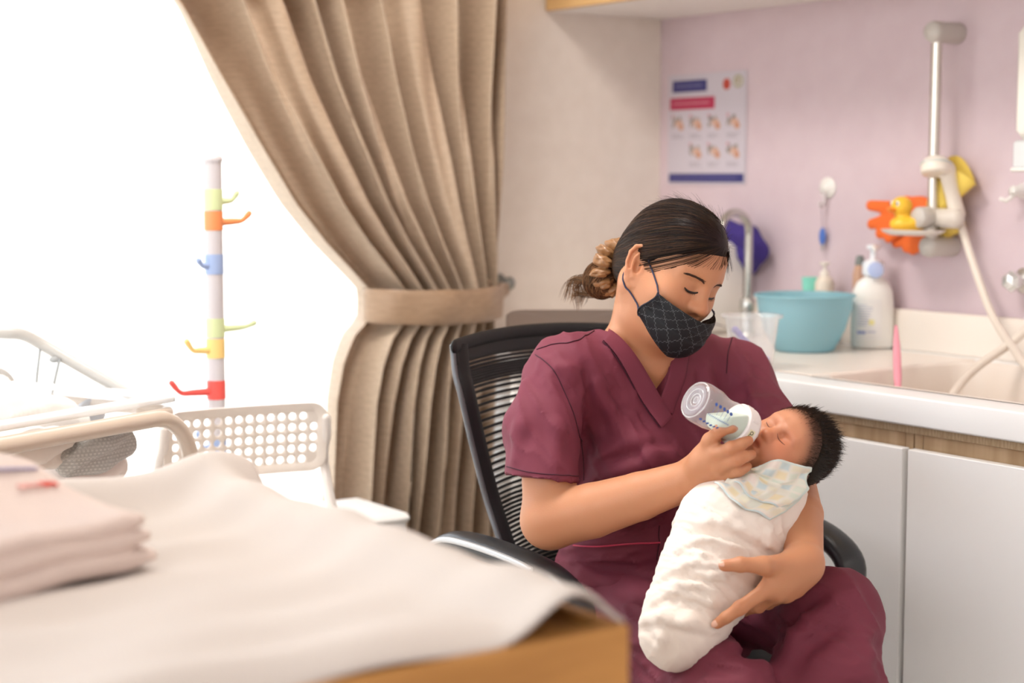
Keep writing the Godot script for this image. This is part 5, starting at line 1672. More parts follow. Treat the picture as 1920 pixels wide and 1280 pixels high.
func baby() -> void:
	bb = Basis(view(Vector3(0.42, -0.55, 0.72)), view(Vector3(0.85, 0.45, -0.15)), view(Vector3(-0.24, 0.675, 0.657))).orthonormalized()
	bo = at(1466, 846, 2.50)
	var t := thing("person", "newborn baby with black hair wrapped in white muslin and drinking", "person", at(1400, 1000, 2.45))
	var s := Sdf.new()
	s.ell(B(0, 0.026, -0.017), Vector3(0.0495, 0.053, 0.065) * BS, bb, 0.02)
	s.ell(B(0, -0.014, 0.016), Vector3(0.041, 0.043, 0.036) * BS, bb, 0.03)
	s.ell(B(0, 0.026, 0.018), Vector3(0.042, 0.038, 0.034) * BS, bb, 0.02)
	for x in [-1, 1]:
		s.ell(B(0.021 * x, -0.024, 0.026), Vector3(0.022, 0.022, 0.020) * BS, bb, 0.02)
		s.ell(B(0.019 * x, 0.003, 0.052), Vector3(0.013, 0.006, 0.008) * BS, bb, 0.010, 1)
		s.ell(B(0.0195 * x, -0.0005, 0.0415), Vector3(0.0125, 0.0095, 0.0075) * BS, bb, 0.005)
		s.cap(B(0.008 * x, 0.014, 0.051), B(0.027 * x, 0.015, 0.045), 0.004, 0.004, 0.012)
		s.ell(B(0.0075 * x, -0.019, 0.0515), Vector3(0.0045, 0.0042, 0.005) * BS, bb, 0.004)
		s.ell(B(0.0042 * x, -0.0235, 0.0555), Vector3(0.0021, 0.0016, 0.003), bb, 0.0015, 1)
		var E := func(f: float, u: float, o: float) -> Vector3: return B(x * (0.0455 + o * 0.6), -0.008 + u, -0.012 + f)
		s.cap(E.call(0, -0.006, 0), E.call(-0.003, 0.008, 0.001), 0.007, 0.008, 0.004)
		var rim := [[0.007, 0.006, 0.002], [0.006, 0.015, 0.004], [-0.003, 0.019, 0.007], [-0.010, 0.012, 0.009], [-0.010, 0.0, 0.008], [-0.005, -0.011, 0.005], [0.001, -0.015, 0.003]]
		for k in rim.size() - 1: s.cap(E.call(rim[k][0], rim[k][1], rim[k][2]), E.call(rim[k + 1][0], rim[k + 1][1], rim[k + 1][2]), 0.0025, 0.0026, 0.002)
	s.cap(B(0, 0.002, 0.050), B(0, -0.015, 0.0565), 0.0045, 0.0062, 0.010)
	s.ell(B(0, -0.0175, 0.0575), Vector3(0.0068, 0.006, 0.0055) * BS, bb, 0.005)
	s.ell(B(0, -0.032, 0.048), Vector3(0.013, 0.0045, 0.006) * BS, bb, 0.006)
	s.ell(B(0, -0.0425, 0.045), Vector3(0.011, 0.0042, 0.006) * BS, bb, 0.006)
	s.ell(B(0, -0.0372, 0.053), Vector3(0.008, 0.0032, 0.007), bb, 0.003, 1)
	s.ell(B(0, -0.052, 0.033), Vector3(0.014, 0.011, 0.012) * BS, bb, 0.012)
	s.cap(B(0, -0.03, -0.01), B(0, -0.075, -0.012), 0.028, 0.032, 0.02)
	var ck := B(0.027, -0.02, 0.04)
	var ey := B(0.0195, 0.0, 0.05)
	var lip := B(0, -0.037, 0.052)
	var ns := B(0, -0.018, 0.06)
	var hn := (bb * Vector3(0, -0.70, 0.71)).normalized()
	var hl := B(0, 0.052, 0.057) + hn * 0.012
	var b := Buf.new()
	s.build(b, 0.002, bo - Vector3.ONE * 0.11, bo + Vector3.ONE * 0.125, func(p: Vector3) -> Color:
		var c := Color(1.0, 0.95, 0.93)
		c = c.lerp(Color(1.0, 0.66, 0.56), 0.65 * exp(-p.distance_squared_to(ck) / 0.0006))
		c = c.lerp(Color(0.98, 0.70, 0.64), 0.5 * exp(-p.distance_squared_to(ey) / 0.00022))
		c = c.lerp(Color(0.85, 0.42, 0.38), 0.8 * exp(-p.distance_squared_to(lip) / 0.00007))
		c = c.lerp(Color(1.0, 0.72, 0.62), 0.5 * exp(-p.distance_squared_to(ns) / 0.0001))
		return c.lerp(Color(0.16, 0.13, 0.13), 0.9 * smoothstep(0.004, -0.020, (p - hl).dot(hn))))   # fine dark down under the hair
	var sm := skin_m.duplicate()
	sm.albedo_color = Color("cb8e6c")
	var body := obj("body", b, sm, t)
	for x in [-1, 1]:
		var pts := []
		for k in 11:
			var u := k / 10.0
			pts.append(s.to_surface(B(x * lerpf(0.0095, 0.0305, u), -0.003 - 0.0012 * sin(PI * u) - 0.0005 * u, 0.06), -0.0001))
		var rad := []
		for k in 11: rad.append(0.0003 + 0.00055 * sin(PI * k / 10.0))
		obj("eyelid_line", tube(pts, rad, 6, true), mat("6b3b2b", 0.6), body)
	# hair: a dark cap and spiky strands that stand off the crown
	var hm := mat("ffffff", 0.45)
	hm.metallic_specular = 0.28
	hm.vertex_color_use_as_albedo = true
	var hs := Sdf.new()
	var skull := Sdf.new()
	for q in [[hs, 0.0012], [skull, 0.0]]:
		q[0].ell(B(0, 0.026, -0.017), (Vector3(0.0495, 0.053, 0.065) * BS) + Vector3.ONE * q[1], bb, 0.02)
		q[0].ell(B(0, -0.014, 0.016), (Vector3(0.041, 0.043, 0.036) * BS) + Vector3.ONE * q[1], bb, 0.03)
		q[0].ell(B(0, 0.026, 0.018), (Vector3(0.042, 0.038, 0.034) * BS) + Vector3.ONE * q[1], bb, 0.02)
	hs.cut(hl - hn * 0.030, hn, 0.006)
	b = Buf.new()
	hs.build(b, 0.003, bo - Vector3.ONE * 0.11, bo + Vector3.ONE * 0.125, func(_p: Vector3) -> Color: return Color(0.012, 0.008, 0.006))
	var hair := obj("hair", b, hm, t)
	var r2 := RandomNumberGenerator.new()
	r2.seed = 5
	b = Buf.new()
	var mid := B(0, 0.026, -0.017)
	for n in 13000:
		var dv := Vector3(r2.randfn(), r2.randfn(), r2.randfn()).normalized()
		var p := mid + bb * (dv * Vector3(0.0500, 0.0535, 0.0655) * BS)
		p = skull.to_surface2(p, 0.0, 2)
		var e := (p - hl).dot(hn)
		if e > 0.016 * (r2.randf() - 0.55) - 0.004: continue
		var nr := (bb * (dv / Vector3(0.0500, 0.0535, 0.0655))).normalized()
		var back := (bb * Vector3(0.1, 0.75, -0.75)).slide(nr).normalized()
		var crown := clampf(dv.dot(Vector3(0, 0.9, -0.2).normalized()), 0.0, 1.0)
		var L := lerpf(0.010, 0.031, crown) * r2.randf_range(0.7, 1.15) * clampf(0.5 - e / 0.03, 0.45, 1.0)
		var rise := lerpf(0.12, 0.65, crown) * r2.randf_range(0.6, 1.2)
		if e > -0.020: rise = 0.06
		var jit := Vector3(r2.randfn(), r2.randfn(), r2.randfn()) * 0.16
		var pts := []
		for k in 5:
			var u := k / 4.0
			pts.append(p - nr * 0.0006 + (back + jit).normalized() * L * u * (1.0 - rise * 0.35) + nr * L * rise * u * (1.2 - 0.3 * u))
		b.col = Color(0.010, 0.007, 0.006).lerp(Color(0.05, 0.027, 0.016), pow(r2.randf(), 2.0)).lerp(Color(0.10, 0.05, 0.03), smoothstep(-0.03, 0.0, e))
		var w := r2.randf_range(0.00018, 0.0004) * lerpf(1.0, 0.4, smoothstep(-0.025, 0.0, e))
		b.tube(pts, [w, w, w * 0.85, w * 0.6, w * 0.15], 3)
	obj("strands", b, hm, hair)
	# swaddle
	wrap_s = Sdf.new()
	var w := wrap_s
	w.cap(at(1448, 915, 2.505), at(1410, 958, 2.50), 0.050, 0.062, 0.02)
	w.cap(at(1410, 958, 2.50), at(1380, 1000, 2.475), 0.062, 0.072, 0.02)
	w.cap(at(1440, 945, 2.515), at(1446, 1012, 2.485), 0.045, 0.038, 0.03)
	w.cap(at(1360, 985, 2.475), at(1325, 1085, 2.44), 0.071, 0.068, 0.03)
	w.cap(at(1325, 1085, 2.44), at(1285, 1160, 2.415), 0.068, 0.058, 0.02)
	w.cap(at(1285, 1160, 2.415), at(1270, 1188, 2.405), 0.058, 0.0545, 0.02)
	# wrapping bands of cloth, edge over edge
	for q in [[[1283, 985], [1330, 978], [1385, 992], [1440, 1020], [1472, 1042]], [[1268, 1030], [1320, 1012], [1380, 1030], [1425, 1062]], [[1245, 1078], [1290, 1060], [1350, 1080], [1410, 1110]], [[1222, 1130], [1270, 1108], [1330, 1125], [1385, 1148]], [[1208, 1160], [1255, 1142], [1300, 1150], [1350, 1170]], [[1258, 1052], [1310, 1040], [1370, 1060], [1415, 1085]], [[1232, 1108], [1280, 1090], [1340, 1105], [1395, 1130]], [[1330, 940], [1380, 960], [1440, 1000], [1470, 1015]], [[1300, 960], [1360, 975], [1420, 1005]]]:
		fold(w, q, 0.007, 0.42, 0.009)
	for q in [[[1290, 1003], [1340, 996], [1400, 1015], [1450, 1046]], [[1262, 1044], [1315, 1026], [1375, 1046], [1420, 1075]], [[1238, 1094], [1285, 1076], [1345, 1094], [1400, 1122]], [[1215, 1146], [1262, 1126], [1315, 1140], [1365, 1160]], [[1452, 960], [1462, 1000], [1478, 1035]], [[1470, 950], [1478, 990], [1486, 1020]]]:
		fold(w, q, 0.006, -0.30, 0.010)
	# fine creases across the wrapped legs
	var r3 := RandomNumberGenerator.new()
	r3.seed = 9
	for k in 24:
		var u := k / 23.0 + r3.randf_range(-0.02, 0.02)
		var c0 := Vector2(1282, 1000).lerp(Vector2(1208, 1165), u)
		var c1 := Vector2(1462, 1050).lerp(Vector2(1345, 1190), u)
		var a0 := r3.randf_range(0.02, 0.35)
		var a1 := minf(a0 + r3.randf_range(0.3, 0.75), 0.97)
		var pts := []
		for j in 4:
			var q := c0.lerp(c1, lerpf(a0, a1, j / 3.0)) + Vector2(0, -16.0 * sin(PI * lerpf(a0, a1, j / 3.0)) + r3.randf_range(-4, 4))
			pts.append([q.x, q.y])
		fold(w, pts, r3.randf_range(0.003, 0.0055), 0.4 if k % 3 else -0.35, 0.006)
	# tucked end at the feet
	fold(w, [[1200, 1166], [1240, 1157], [1290, 1166], [1343, 1182]], 0.010, 0.6, 0.008)
	fold(w, [[1200, 1180], [1240, 1172], [1290, 1181], [1338, 1194]], 0.006, -0.5, 0.006)
	fold(w, [[1228, 1172], [1243, 1196], [1236, 1215]], 0.009, 0.45, 0.01)
	fold(w, [[1236, 1168], [1280, 1172], [1330, 1190]], 0.006, 0.4, 0.008)
	fold(w, [[1216, 1180], [1228, 1204]], 0.006, -0.3, 0.008)
	fold(w, [[1255, 1190], [1262, 1225]], 0.005, -0.3, 0.008)
	b = Buf.new()
	w.build(b, 0.003, at(1340, 1070, 2.45) - Vector3(0.22, 0.24, 0.22), at(1340, 1070, 2.45) + Vector3(0.24, 0.24, 0.22))
	var fz := FastNoiseLite.new()
	fz.seed = 8
	fz.frequency = 1.0
	fz.fractal_octaves = 2
	var top := at(1440, 905, 2.5)
	var end := at(1268, 1195, 2.405)
	var dwn := (end - top).normalized()
	var wid := (cam_r + cam_u * -0.25).slide(dwn).normalized()
	var L := top.distance_to(end)
	var along := (wid + dwn * 0.22).normalized()
	var acr := dwn.slide(along).normalized()
	b.displace(func(p: Vector3) -> float:
		var u := (p - top).dot(dwn) / L
		var legs := smoothstep(0.24, 0.42, u) * (1.0 - 0.6 * smoothstep(0.86, 0.95, u))
		var d := crease(fz, p, acr, along, 58.0, 5.0) * 0.0020 + crease(fz, p + Vector3(0.5, 0.2, 0), acr, (along + dwn * 0.3).normalized(), 34.0, 4.5) * 0.0026
		return d * legs + crease(fz, p, along, dwn, 30.0, 5.0) * 0.0016 * (1.0 - legs) - 0.0015)
	var muslin := cloth("f3e6db", 30, 0.9, 0.04, 0.3)
	obj("swaddle", b, muslin, t)
	# pastel cloth tucked under the chin
	var im := Image.create(256, 256, false, Image.FORMAT_RGB8)
	im.fill(Color("f2ecdd"))
	var cs := [Color("f5e0b4"), Color("c6dbe0"), Color("dde6d6"), Color("f2e1d8"), Color("f2ecdd"), Color("eef0e2"), Color("f0e9cf")]
	for y in 256:
		for x in 256:
			var gx := x / 44
			var gy := y / 40
			var c: Color = cs[(gx * 5 + gy * 3 + (gx * gy) % 4) % 7]
			var f := minf(minf(x % 44, 43 - x % 44), minf(y % 40, 39 - y % 40)) / 9.0
			im.set_pixel(x, y, Color("f1ebdf").lerp(c, clampf(f, 0.1, 1.0) * 0.72))
	for k in 256:
		for j in 7:
			im.set_pixel(k, j, Color("dfe8e2")); im.set_pixel(k, 255 - j, Color("d3e0e2")); im.set_pixel(255 - j, k, Color("dbe6df"))
	var bm := mat("ffffff", 0.9)
	bm.albedo_texture = ImageTexture.create_from_image(im)
	bm.rim_enabled = true
	bm.rim = 0.3
	var both := Sdf.new()
	for src in [w, s]:
		for n in src.all: both._add(src.kind[n], src.op[n], src.pa[n], src.pb[n], src.r0[n], src.r1[n], maxf(src.kk[n], 0.012), src.inv[n], src.bc[n], src.br[n])
	var bt := thing("burp_cloth", "pastel checked muslin cloth laid under the baby's chin", "cloth", at(1440, 910, 2.42))
	for layer in 2:
		var TL := [Vector2(1406, 876), Vector2(1398, 884)][layer] as Vector2
		var TR := [Vector2(1511, 868), Vector2(1507, 882)][layer] as Vector2
		var BL := [Vector2(1374, 912), Vector2(1340, 910)][layer] as Vector2
		var BR := [Vector2(1458, 952), Vector2(1446, 972)][layer] as Vector2
		b = Buf.new()
		b.sheet(func(u: float, v: float) -> Vector3:
			var q := TL.lerp(TR, u).lerp(BL.lerp(BR, u), v)
			q += Vector2(15.0, 8.0) * sin(PI * v) * u * u + Vector2(-4, 9) * sin(PI * u) * v
			q += Vector2(0, -9.0 * sin(PI * u) * (1.0 - v)) + Vector2(3.0 * sin(v * 9.0 + u * 2.0), 3.5 * sin(u * 11.0 + v * 3.0)) * 0.8
			var p := both.hit(EYE, ray(q.x, q.y).normalized(), 1.9, 2.72)
			var n := both.grad(p, 0.006)
			var lift := 0.004 + (0.0055 if layer == 0 else 0.0) + 0.0022 * sin(u * 17.0 + v * 6.0 + layer) + 0.002 * sin(v * 15.0 - u * 5.0)
			lift += 0.006 * smoothstep(0.75, 1.0, u) * (1.0 - v)
			return p + n * lift, 44, 34, 0.0016)
		obj("layer", b, bm, bt)

func bottle() -> void:
	var b0 := at(1302, 748, 2.402)
	var ax := ((cam_r * 0.864 - cam_u * 0.503) * 0.866 + cam_f * 0.5).normalized()
	var bs := frame(ax, -cam_f)       # y along the bottle, z roughly to the camera
	var t := thing("baby_bottle", "clear baby bottle with blue scale marks and white cap in the woman's hand", "bottle", b0)
	var b := Buf.new()
	var prof := [Vector2(0, 0.003), Vector2(0.008, 0.003), Vector2(0.010, 0.0015), Vector2(0.021, 0.0005), Vector2(0.026, 0.002), Vector2(0.0295, 0.0065), Vector2(0.0305, 0.014), Vector2(0.0303, 0.032), Vector2(0.0285, 0.041), Vector2(0.0265, 0.050), Vector2(0.0262, 0.058), Vector2(0.0275, 0.068), Vector2(0.0285, 0.078), Vector2(0.0275, 0.090)]
	b.lathe(prof, b0, bs, 48)
	b.closed = false
	obj("bottle_body", b, clear_plastic("f4f0f4", 0.15, 0.06), t)
	for q in [[0.0268, 0.0022, 0.0011], [0.0165, 0.0012, 0.0006], [0.0095, 0.0024, 0.0007], [0.0048, 0.003, 0.0006]]:   # moulded rings of the bottom
		b = Buf.new()
		var ringp := []
		for k in 40: ringp.append(b0 + bs * Vector3(cos(TAU * k / 40.0) * q[0], q[1], sin(TAU * k / 40.0) * q[0]))
		b.tube(ringp, q[2], 8, true)
		obj("base_ring", b, clear_plastic("ffffff", 0.26, 0.05), t)
	b = Buf.new()   # milk lies at the cap end
	b.lathe([Vector2(0, 0.046), Vector2(0.0235, 0.048), Vector2(0.0250, 0.058), Vector2(0.0262, 0.068), Vector2(0.0272, 0.078), Vector2(0.026, 0.090), Vector2(0, 0.090)], b0, bs, 40)
	var level := at(1365, 776, 2.44).y   # the free surface is level: nothing above it
	for n in b.v.size(): b.v[n].y = minf(b.v[n].y, level)
	var milk := b
	obj("milk", milk, mat("cfdfcf", 0.35), t)
	b = Buf.new()
	b.lathe([Vector2(0.0268, 0.083), Vector2(0.0305, 0.083), Vector2(0.0318, 0.085), Vector2(0.0318, 0.102), Vector2(0.0295, 0.107), Vector2(0.022, 0.109), Vector2(0.014, 0.1095)], b0, bs, 48)
	b.closed = false
	var cap := obj("cap", b, mat("f1e8e4", 0.35), t)
	for k in 24:
		var a := TAU * k / 24.0
		if k % 4: continue
		obj("grip_rib", box(b0 + bs * Vector3(cos(a) * 0.0318, 0.0935, sin(a) * 0.0318), Vector3(0.0016, 0.012, 0.004), 0.0006, bs * Basis(Vector3.UP, -a)), mat("ece2de", 0.35), cap)
	b = Buf.new()
	b.lathe([Vector2(0.0266, 0.0838), Vector2(0.0302, 0.0836)], b0, bs, 48)
	b.closed = false
	obj("gasket", b, mat("b9d6d2", 0.4), cap)
	b = Buf.new()
	b.lathe([Vector2(0.015, 0.1095), Vector2(0.011, 0.113), Vector2(0.0075, 0.118), Vector2(0.006, 0.124), Vector2(0.0045, 0.128), Vector2(0, 0.129)], b0, bs, 24)
	obj("teat", b, mat("eadfc9", 0.4), t)
	# printed scale: drops and pins on the side towards the camera
	var blue := mat("3d5fb0", 0.4)
	var R := func(y: float) -> float:
		for k in range(4, prof.size() - 1):
			if y <= prof[k + 1].y: return lerpf(prof[k].x, prof[k + 1].x, clampf((y - prof[k].y) / (prof[k + 1].y - prof[k].y), 0, 1))
		return 0.0275
	var S := func(y: float, a: float) -> Vector3:   # height along, angle from the camera side
		var r: float = R.call(y) + 0.0003
		return b0 + bs * Vector3(sin(a) * r, y, cos(a) * r)
	b = Buf.new()
	for k in 5:
		var y := 0.016 + k * 0.0083
		var a0 := -0.28
		_drop(b, S, y, a0, 0.0026 + 0.0002 * k, 0.085)
		b.tube([S.call(y, a0 + 0.12), S.call(y, a0 + 0.42)], 0.00022, 4)
	for k in 6: _drop(b, S, 0.010 + k * 0.0068, 0.72, 0.0024, -0.07)
	for k in 14:
		var y := 0.012 + k * 0.0032
		b.tube([S.call(y, 0.20), S.call(y, 0.36)], 0.0002, 4)
	b.tube([S.call(0.012, 0.28), S.call(0.035, 0.28), S.call(0.056, 0.28)], 0.00028, 4)
	b.closed = false
	obj("scale_print", b, blue, t)
	# round mark on the cap
	b = Buf.new()
	var rc := 0.0320
	var cp := func(y: float, a: float) -> Vector3: return b0 + bs * Vector3(sin(a) * rc, y, cos(a) * rc)
	var ring := []
	for k in 17: ring.append(cp.call(0.0935 + 0.0024 * cos(TAU * k / 16.0), 0.02 + 0.075 * sin(TAU * k / 16.0)))
	b.tube(ring, 0.0006, 5)
	b.tube([cp.call(0.0915, 0.08), cp.call(0.0905, 0.18)], 0.0006, 5)
	b.tube([cp.call(0.094, 0.16), cp.call(0.0905, 0.20)], 0.0005, 5)
	obj("cap_mark", b, mat("2b2a26", 0.5), cap)
	b = Buf.new()
	b.sheet(func(u: float, v: float) -> Vector3: return cp.call(lerpf(0.0885, 0.0985, u), lerpf(-0.12, 0.24, v)) , 4, 6)
	obj("cap_patch", b, mat("ece3bd", 0.4), cap)

func _drop(b: Buf, S: Callable, y: float, a: float, r: float, tip: float) -> void:
	var m := b.vert(S.call(y, a))
	var base := b.v.size()
	for k in 12:
		var w := TAU * k / 12.0
		var da := cos(w) * r / 0.03
		if cos(w) * tip > 0.0 and absf(sin(w)) < 0.6: da = cos(w) * (absf(tip) * 0.95)
		b.vert(S.call(y + sin(w) * r * (0.75 if cos(w) * tip > 0.3 * absf(tip) else 1.0), a + da))
	for k in 12: b.tri(m, base + k, base + (k + 1) % 12)
# ---------------------------------------------------------------- geometry helpers
class Buf:
	var v := PackedVector3Array()
	var uv := PackedVector2Array()
	var c := PackedColorArray()
	var i := PackedInt32Array()
	var col := Color(1, 1, 1)
	var closed := true
	func vert(p: Vector3, t := Vector2.ZERO) -> int:
		v.append(p); uv.append(t); c.append(col)
		return v.size() - 1
	func tri(a: int, b: int, d: int) -> void:
		i.append(a); i.append(b); i.append(d)
	func quad(a: int, b: int, d: int, e: int) -> void:
		tri(a, b, d); tri(a, d, e)
	func box(mid: Vector3, size: Vector3, bev := 0.004, bs := Basis.IDENTITY) -> void:
		var h := size * 0.5
		bev = minf(bev, minf(h.x, minf(h.y, h.z)) * 0.9)
		var id := {}
		for sx in [-1, 1]:
			for sy in [-1, 1]:
				for sz in [-1, 1]:
					for ax in 3:
						var q := Vector3(sx * (h.x - bev), sy * (h.y - bev), sz * (h.z - bev))
						q[ax] = [sx, sy, sz][ax] * h[ax]
						id[[sx, sy, sz, ax]] = vert(mid + bs * q, Vector2(q.x + q.z, q.y))
		for ax in 3:
			var a1 := (ax + 1) % 3
			var a2 := (ax + 2) % 3
			for s in [-1, 1]:
				var k := []
				for t in [[-1, -1], [1, -1], [1, 1], [-1, 1]]:
					var g := [0, 0, 0]
					g[ax] = s; g[a1] = t[0]; g[a2] = t[1]
					k.append(id[[g[0], g[1], g[2], ax]])
				if s > 0: quad(k[0], k[3], k[2], k[1])
				else: quad(k[0], k[1], k[2], k[3])
			for s1 in [-1, 1]:
				for s2 in [-1, 1]:
					var e := []
					for t in [-1, 1]:
						var g := [0, 0, 0]
						g[ax] = t; g[a1] = s1; g[a2] = s2
						e.append(id[[g[0], g[1], g[2], a1]]); e.append(id[[g[0], g[1], g[2], a2]])
					if s1 * s2 > 0: quad(e[0], e[2], e[3], e[1])
					else: quad(e[0], e[1], e[3], e[2])
		for sx in [-1, 1]:
			for sy in [-1, 1]:
				for sz in [-1, 1]:
					var k0: int = id[[sx, sy, sz, 0]]
					var k1: int = id[[sx, sy, sz, 1]]
					var k2: int = id[[sx, sy, sz, 2]]
					if sx * sy * sz > 0: tri(k0, k2, k1)
					else: tri(k0, k1, k2)
	# rings: Array of PackedVector3Array, all the same length; wrap round; caps fan
	func loft(rings: Array, wrap := true, cap0 := true, cap1 := true, us := 1.0, vs := 1.0) -> void:
		var n: int = rings[0].size()
		var m := n + 1 if wrap else n
		var base := v.size()
		for k in rings.size():
			var r: PackedVector3Array = rings[k]
			for j in m:
				vert(r[j % n], Vector2(us * j / (m - 1.0), vs * k / maxf(1.0, rings.size() - 1.0)))
		for k in rings.size() - 1:
			for j in m - 1:
				var a := base + k * m + j
				quad(a, a + 1, a + m + 1, a + m)
		if wrap and cap0: fan(rings[0], true)
		if wrap and cap1: fan(rings[-1], false)
		if not wrap or not (cap0 and cap1): closed = false
	func fan(r: PackedVector3Array, flip: bool) -> void:
		var mid := Vector3.ZERO
		for p in r: mid += p
		var m := vert(mid / r.size())
		var base := v.size()
		for p in r: vert(p)
		for j in r.size():
			var a := base + j
			var b := base + (j + 1) % r.size()
			if flip: tri(m, b, a)
			else: tri(m, a, b)
	func tube(pts: Array, rad, sides := 8, loop := false, round_ends := false, flat := 1.0, up := Vector3.ZERO) -> void:
		var n := pts.size()
		var rings := []
		var t0: Vector3 = (pts[1] - pts[0]).normalized()
		var nn := up if up != Vector3.ZERO else (Vector3.UP if absf(t0.y) < 0.9 else Vector3.RIGHT)
		for k in n:
			var a: Vector3 = pts[(k - 1 + n) % n] if loop or k > 0 else pts[0]
			var b: Vector3 = pts[(k + 1) % n] if loop or k < n - 1 else pts[n - 1]
			var t := (b - a).normalized()
			nn = (nn - t * nn.dot(t)).normalized()
			var bb := t.cross(nn)
			var r: float = rad if rad is float or rad is int else rad[k]
			var ring := PackedVector3Array()
			for j in sides:
				var w := TAU * j / sides
				ring.append(pts[k] + nn * cos(w) * r + bb * sin(w) * r * flat)
			if round_ends and k == 0:
				for s in [0.92, 0.6, 0.2]:
					rings.append(_end(ring, pts[0], -t * r * s, sqrt(1.0 - s * s)))
				rings.reverse()
				rings = [rings[2], rings[1], rings[0]]
			rings.append(ring)
			if round_ends and k == n - 1:
				for s in [0.2, 0.6, 0.92]:
					rings.append(_end(ring, pts[n - 1], t * r * s, sqrt(1.0 - s * s)))
		if round_ends: # order the first cap from tip to ring
			var c0: PackedVector3Array = rings[0]
			var c2: PackedVector3Array = rings[2]
			if (c0[0] - pts[0]).dot(t0) > (c2[0] - pts[0]).dot(t0):
				rings[0] = c2; rings[2] = c0
		if loop: rings.append(rings[0])
		loft(rings, true, not loop, not loop)
	func _end(ring: PackedVector3Array, mid: Vector3, off: Vector3, s: float) -> PackedVector3Array:
		var o := PackedVector3Array()
		for p in ring: o.append(mid + (p - mid) * s + off)
		return o
	# profile of (radius, along) pairs turned round an axis
	func lathe(prof: Array, at := Vector3.ZERO, bs := Basis.IDENTITY, seg := 24, sq := 1.0) -> void:
		var rings := []
		for p in prof:
			var ring := PackedVector3Array()
			for j in seg:
				var w := TAU * j / seg
				ring.append(at + bs * Vector3(p.x * cos(w), p.y, p.x * sin(w) * sq))
			rings.append(ring)
		loft(rings, true, prof[0].x > 1e-5, prof[-1].x > 1e-5)
		closed = true
	func ball(mid: Vector3, r: Vector3, bs := Basis.IDENTITY, seg := 16) -> void:
		var rings := []
		for k in range(0, seg / 2 + 1):
			var a := PI * k / (seg / 2)
			var ring := PackedVector3Array()
			for j in seg:
				var w := TAU * j / seg
				ring.append(mid + bs * (Vector3(sin(a) * cos(w), cos(a), sin(a) * sin(w)) * r))
			rings.append(ring)
		loft(rings, true, false, false)
		closed = true
	# fn(u, v) -> Vector3 on nu x nv cells; thick gives it two sides
	func sheet(fn: Callable, nu: int, nv: int, thick := 0.0, us := 1.0, vs := 1.0) -> void:
		var p := PackedVector3Array()
		for b in nv + 1:
			for a in nu + 1: p.append(fn.call(float(a) / nu, float(b) / nv))
		var base := v.size()
		var w := nu + 1
		for k in p.size(): vert(p[k], Vector2(us * (k % w) / nu, vs * (k / w) / float(nv)))
		for b in nv:
			for a in nu:
				var k := base + b * w + a
				quad(k, k + 1, k + w + 1, k + w)
		if thick == 0.0:
			closed = false
			return
		var base2 := v.size()
		for b in nv + 1:
			for a in nu + 1:
				var du := p[b * w + mini(a + 1, nu)] - p[b * w + maxi(a - 1, 0)]
				var dv := p[mini(b + 1, nv) * w + a] - p[maxi(b - 1, 0) * w + a]
				vert(p[b * w + a] - dv.cross(du).normalized() * thick, Vector2(us * a / nu, vs * b / float(nv)))
		for b in nv:
			for a in nu:
				var k := base2 + b * w + a
				quad(k, k + w, k + w + 1, k + 1)
		for a in nu:
			quad(base + a + 1, base + a, base2 + a, base2 + a + 1)
			var e := nv * w + a
			quad(base + e, base + e + 1, base2 + e + 1, base2 + e)
		for b in nv:
			var e := b * w
			quad(base + e, base + e + w, base2 + e + w, base2 + e)
			var g := e + nu
			quad(base + g + w, base + g, base2 + g, base2 + g + w)
	func displace(fn: Callable) -> void:   # moves every vertex along its normal
		var nrm := PackedVector3Array()
		nrm.resize(v.size())
		for k in range(0, i.size(), 3):
			var f := (v[i[k + 2]] - v[i[k]]).cross(v[i[k + 1]] - v[i[k]])
			nrm[i[k]] += f; nrm[i[k + 1]] += f; nrm[i[k + 2]] += f
		for k in v.size():
			var d: float = fn.call(v[k])
			v[k] += nrm[k].normalized() * d
	func mesh(m: Material, off := Vector3.ZERO, hard := false) -> ArrayMesh:
		if hard:
			var v2 := PackedVector3Array(); var u2 := PackedVector2Array(); var c2 := PackedColorArray(); var i2 := PackedInt32Array()
			for k in i: v2.append(v[k]); u2.append(uv[k]); c2.append(c[k]); i2.append(i2.size())
			v = v2; uv = u2; c = c2; i = i2
		var nrm := PackedVector3Array()
		nrm.resize(v.size())
		var vol := 0.0
		for k in range(0, i.size(), 3):
			var a := v[i[k]]; var b := v[i[k + 1]]; var d := v[i[k + 2]]
			vol += (a - v[0]).dot((d - v[0]).cross(b - v[0]))
		if closed and vol < 0.0:
			for k in range(0, i.size(), 3):
				var t := i[k + 1]; i[k + 1] = i[k + 2]; i[k + 2] = t
		for k in range(0, i.size(), 3):
			var a := v[i[k]]; var b := v[i[k + 1]]; var d := v[i[k + 2]]
			var f := (d - a).cross(b - a)
			nrm[i[k]] += f; nrm[i[k + 1]] += f; nrm[i[k + 2]] += f
		# vertices of one place and nearly one direction share a normal, so that seams of a wrap stay smooth
		var same := {}
		if not hard:
			for k in v.size():
				var q := Vector3i((v[k] * 20000.0).round())
				if same.has(q): same[q].append(k)
				else: same[q] = [k]
			for q in same:
				var l: Array = same[q]
				if l.size() > 1:
					var sum := Vector3.ZERO
					for k in l: sum += nrm[k]
					var ok := true
					for k in l:
						if nrm[k].normalized().dot(sum.normalized()) < 0.8: ok = false
					if ok:
						for k in l: nrm[k] = sum
		for k in v.size(): nrm[k] = nrm[k].normalized() if nrm[k].length_squared() > 0.0 else Vector3.UP
		var p := PackedVector3Array(v)
		for k in p.size(): p[k] -= off
		var arr := []
		arr.resize(Mesh.ARRAY_MAX)
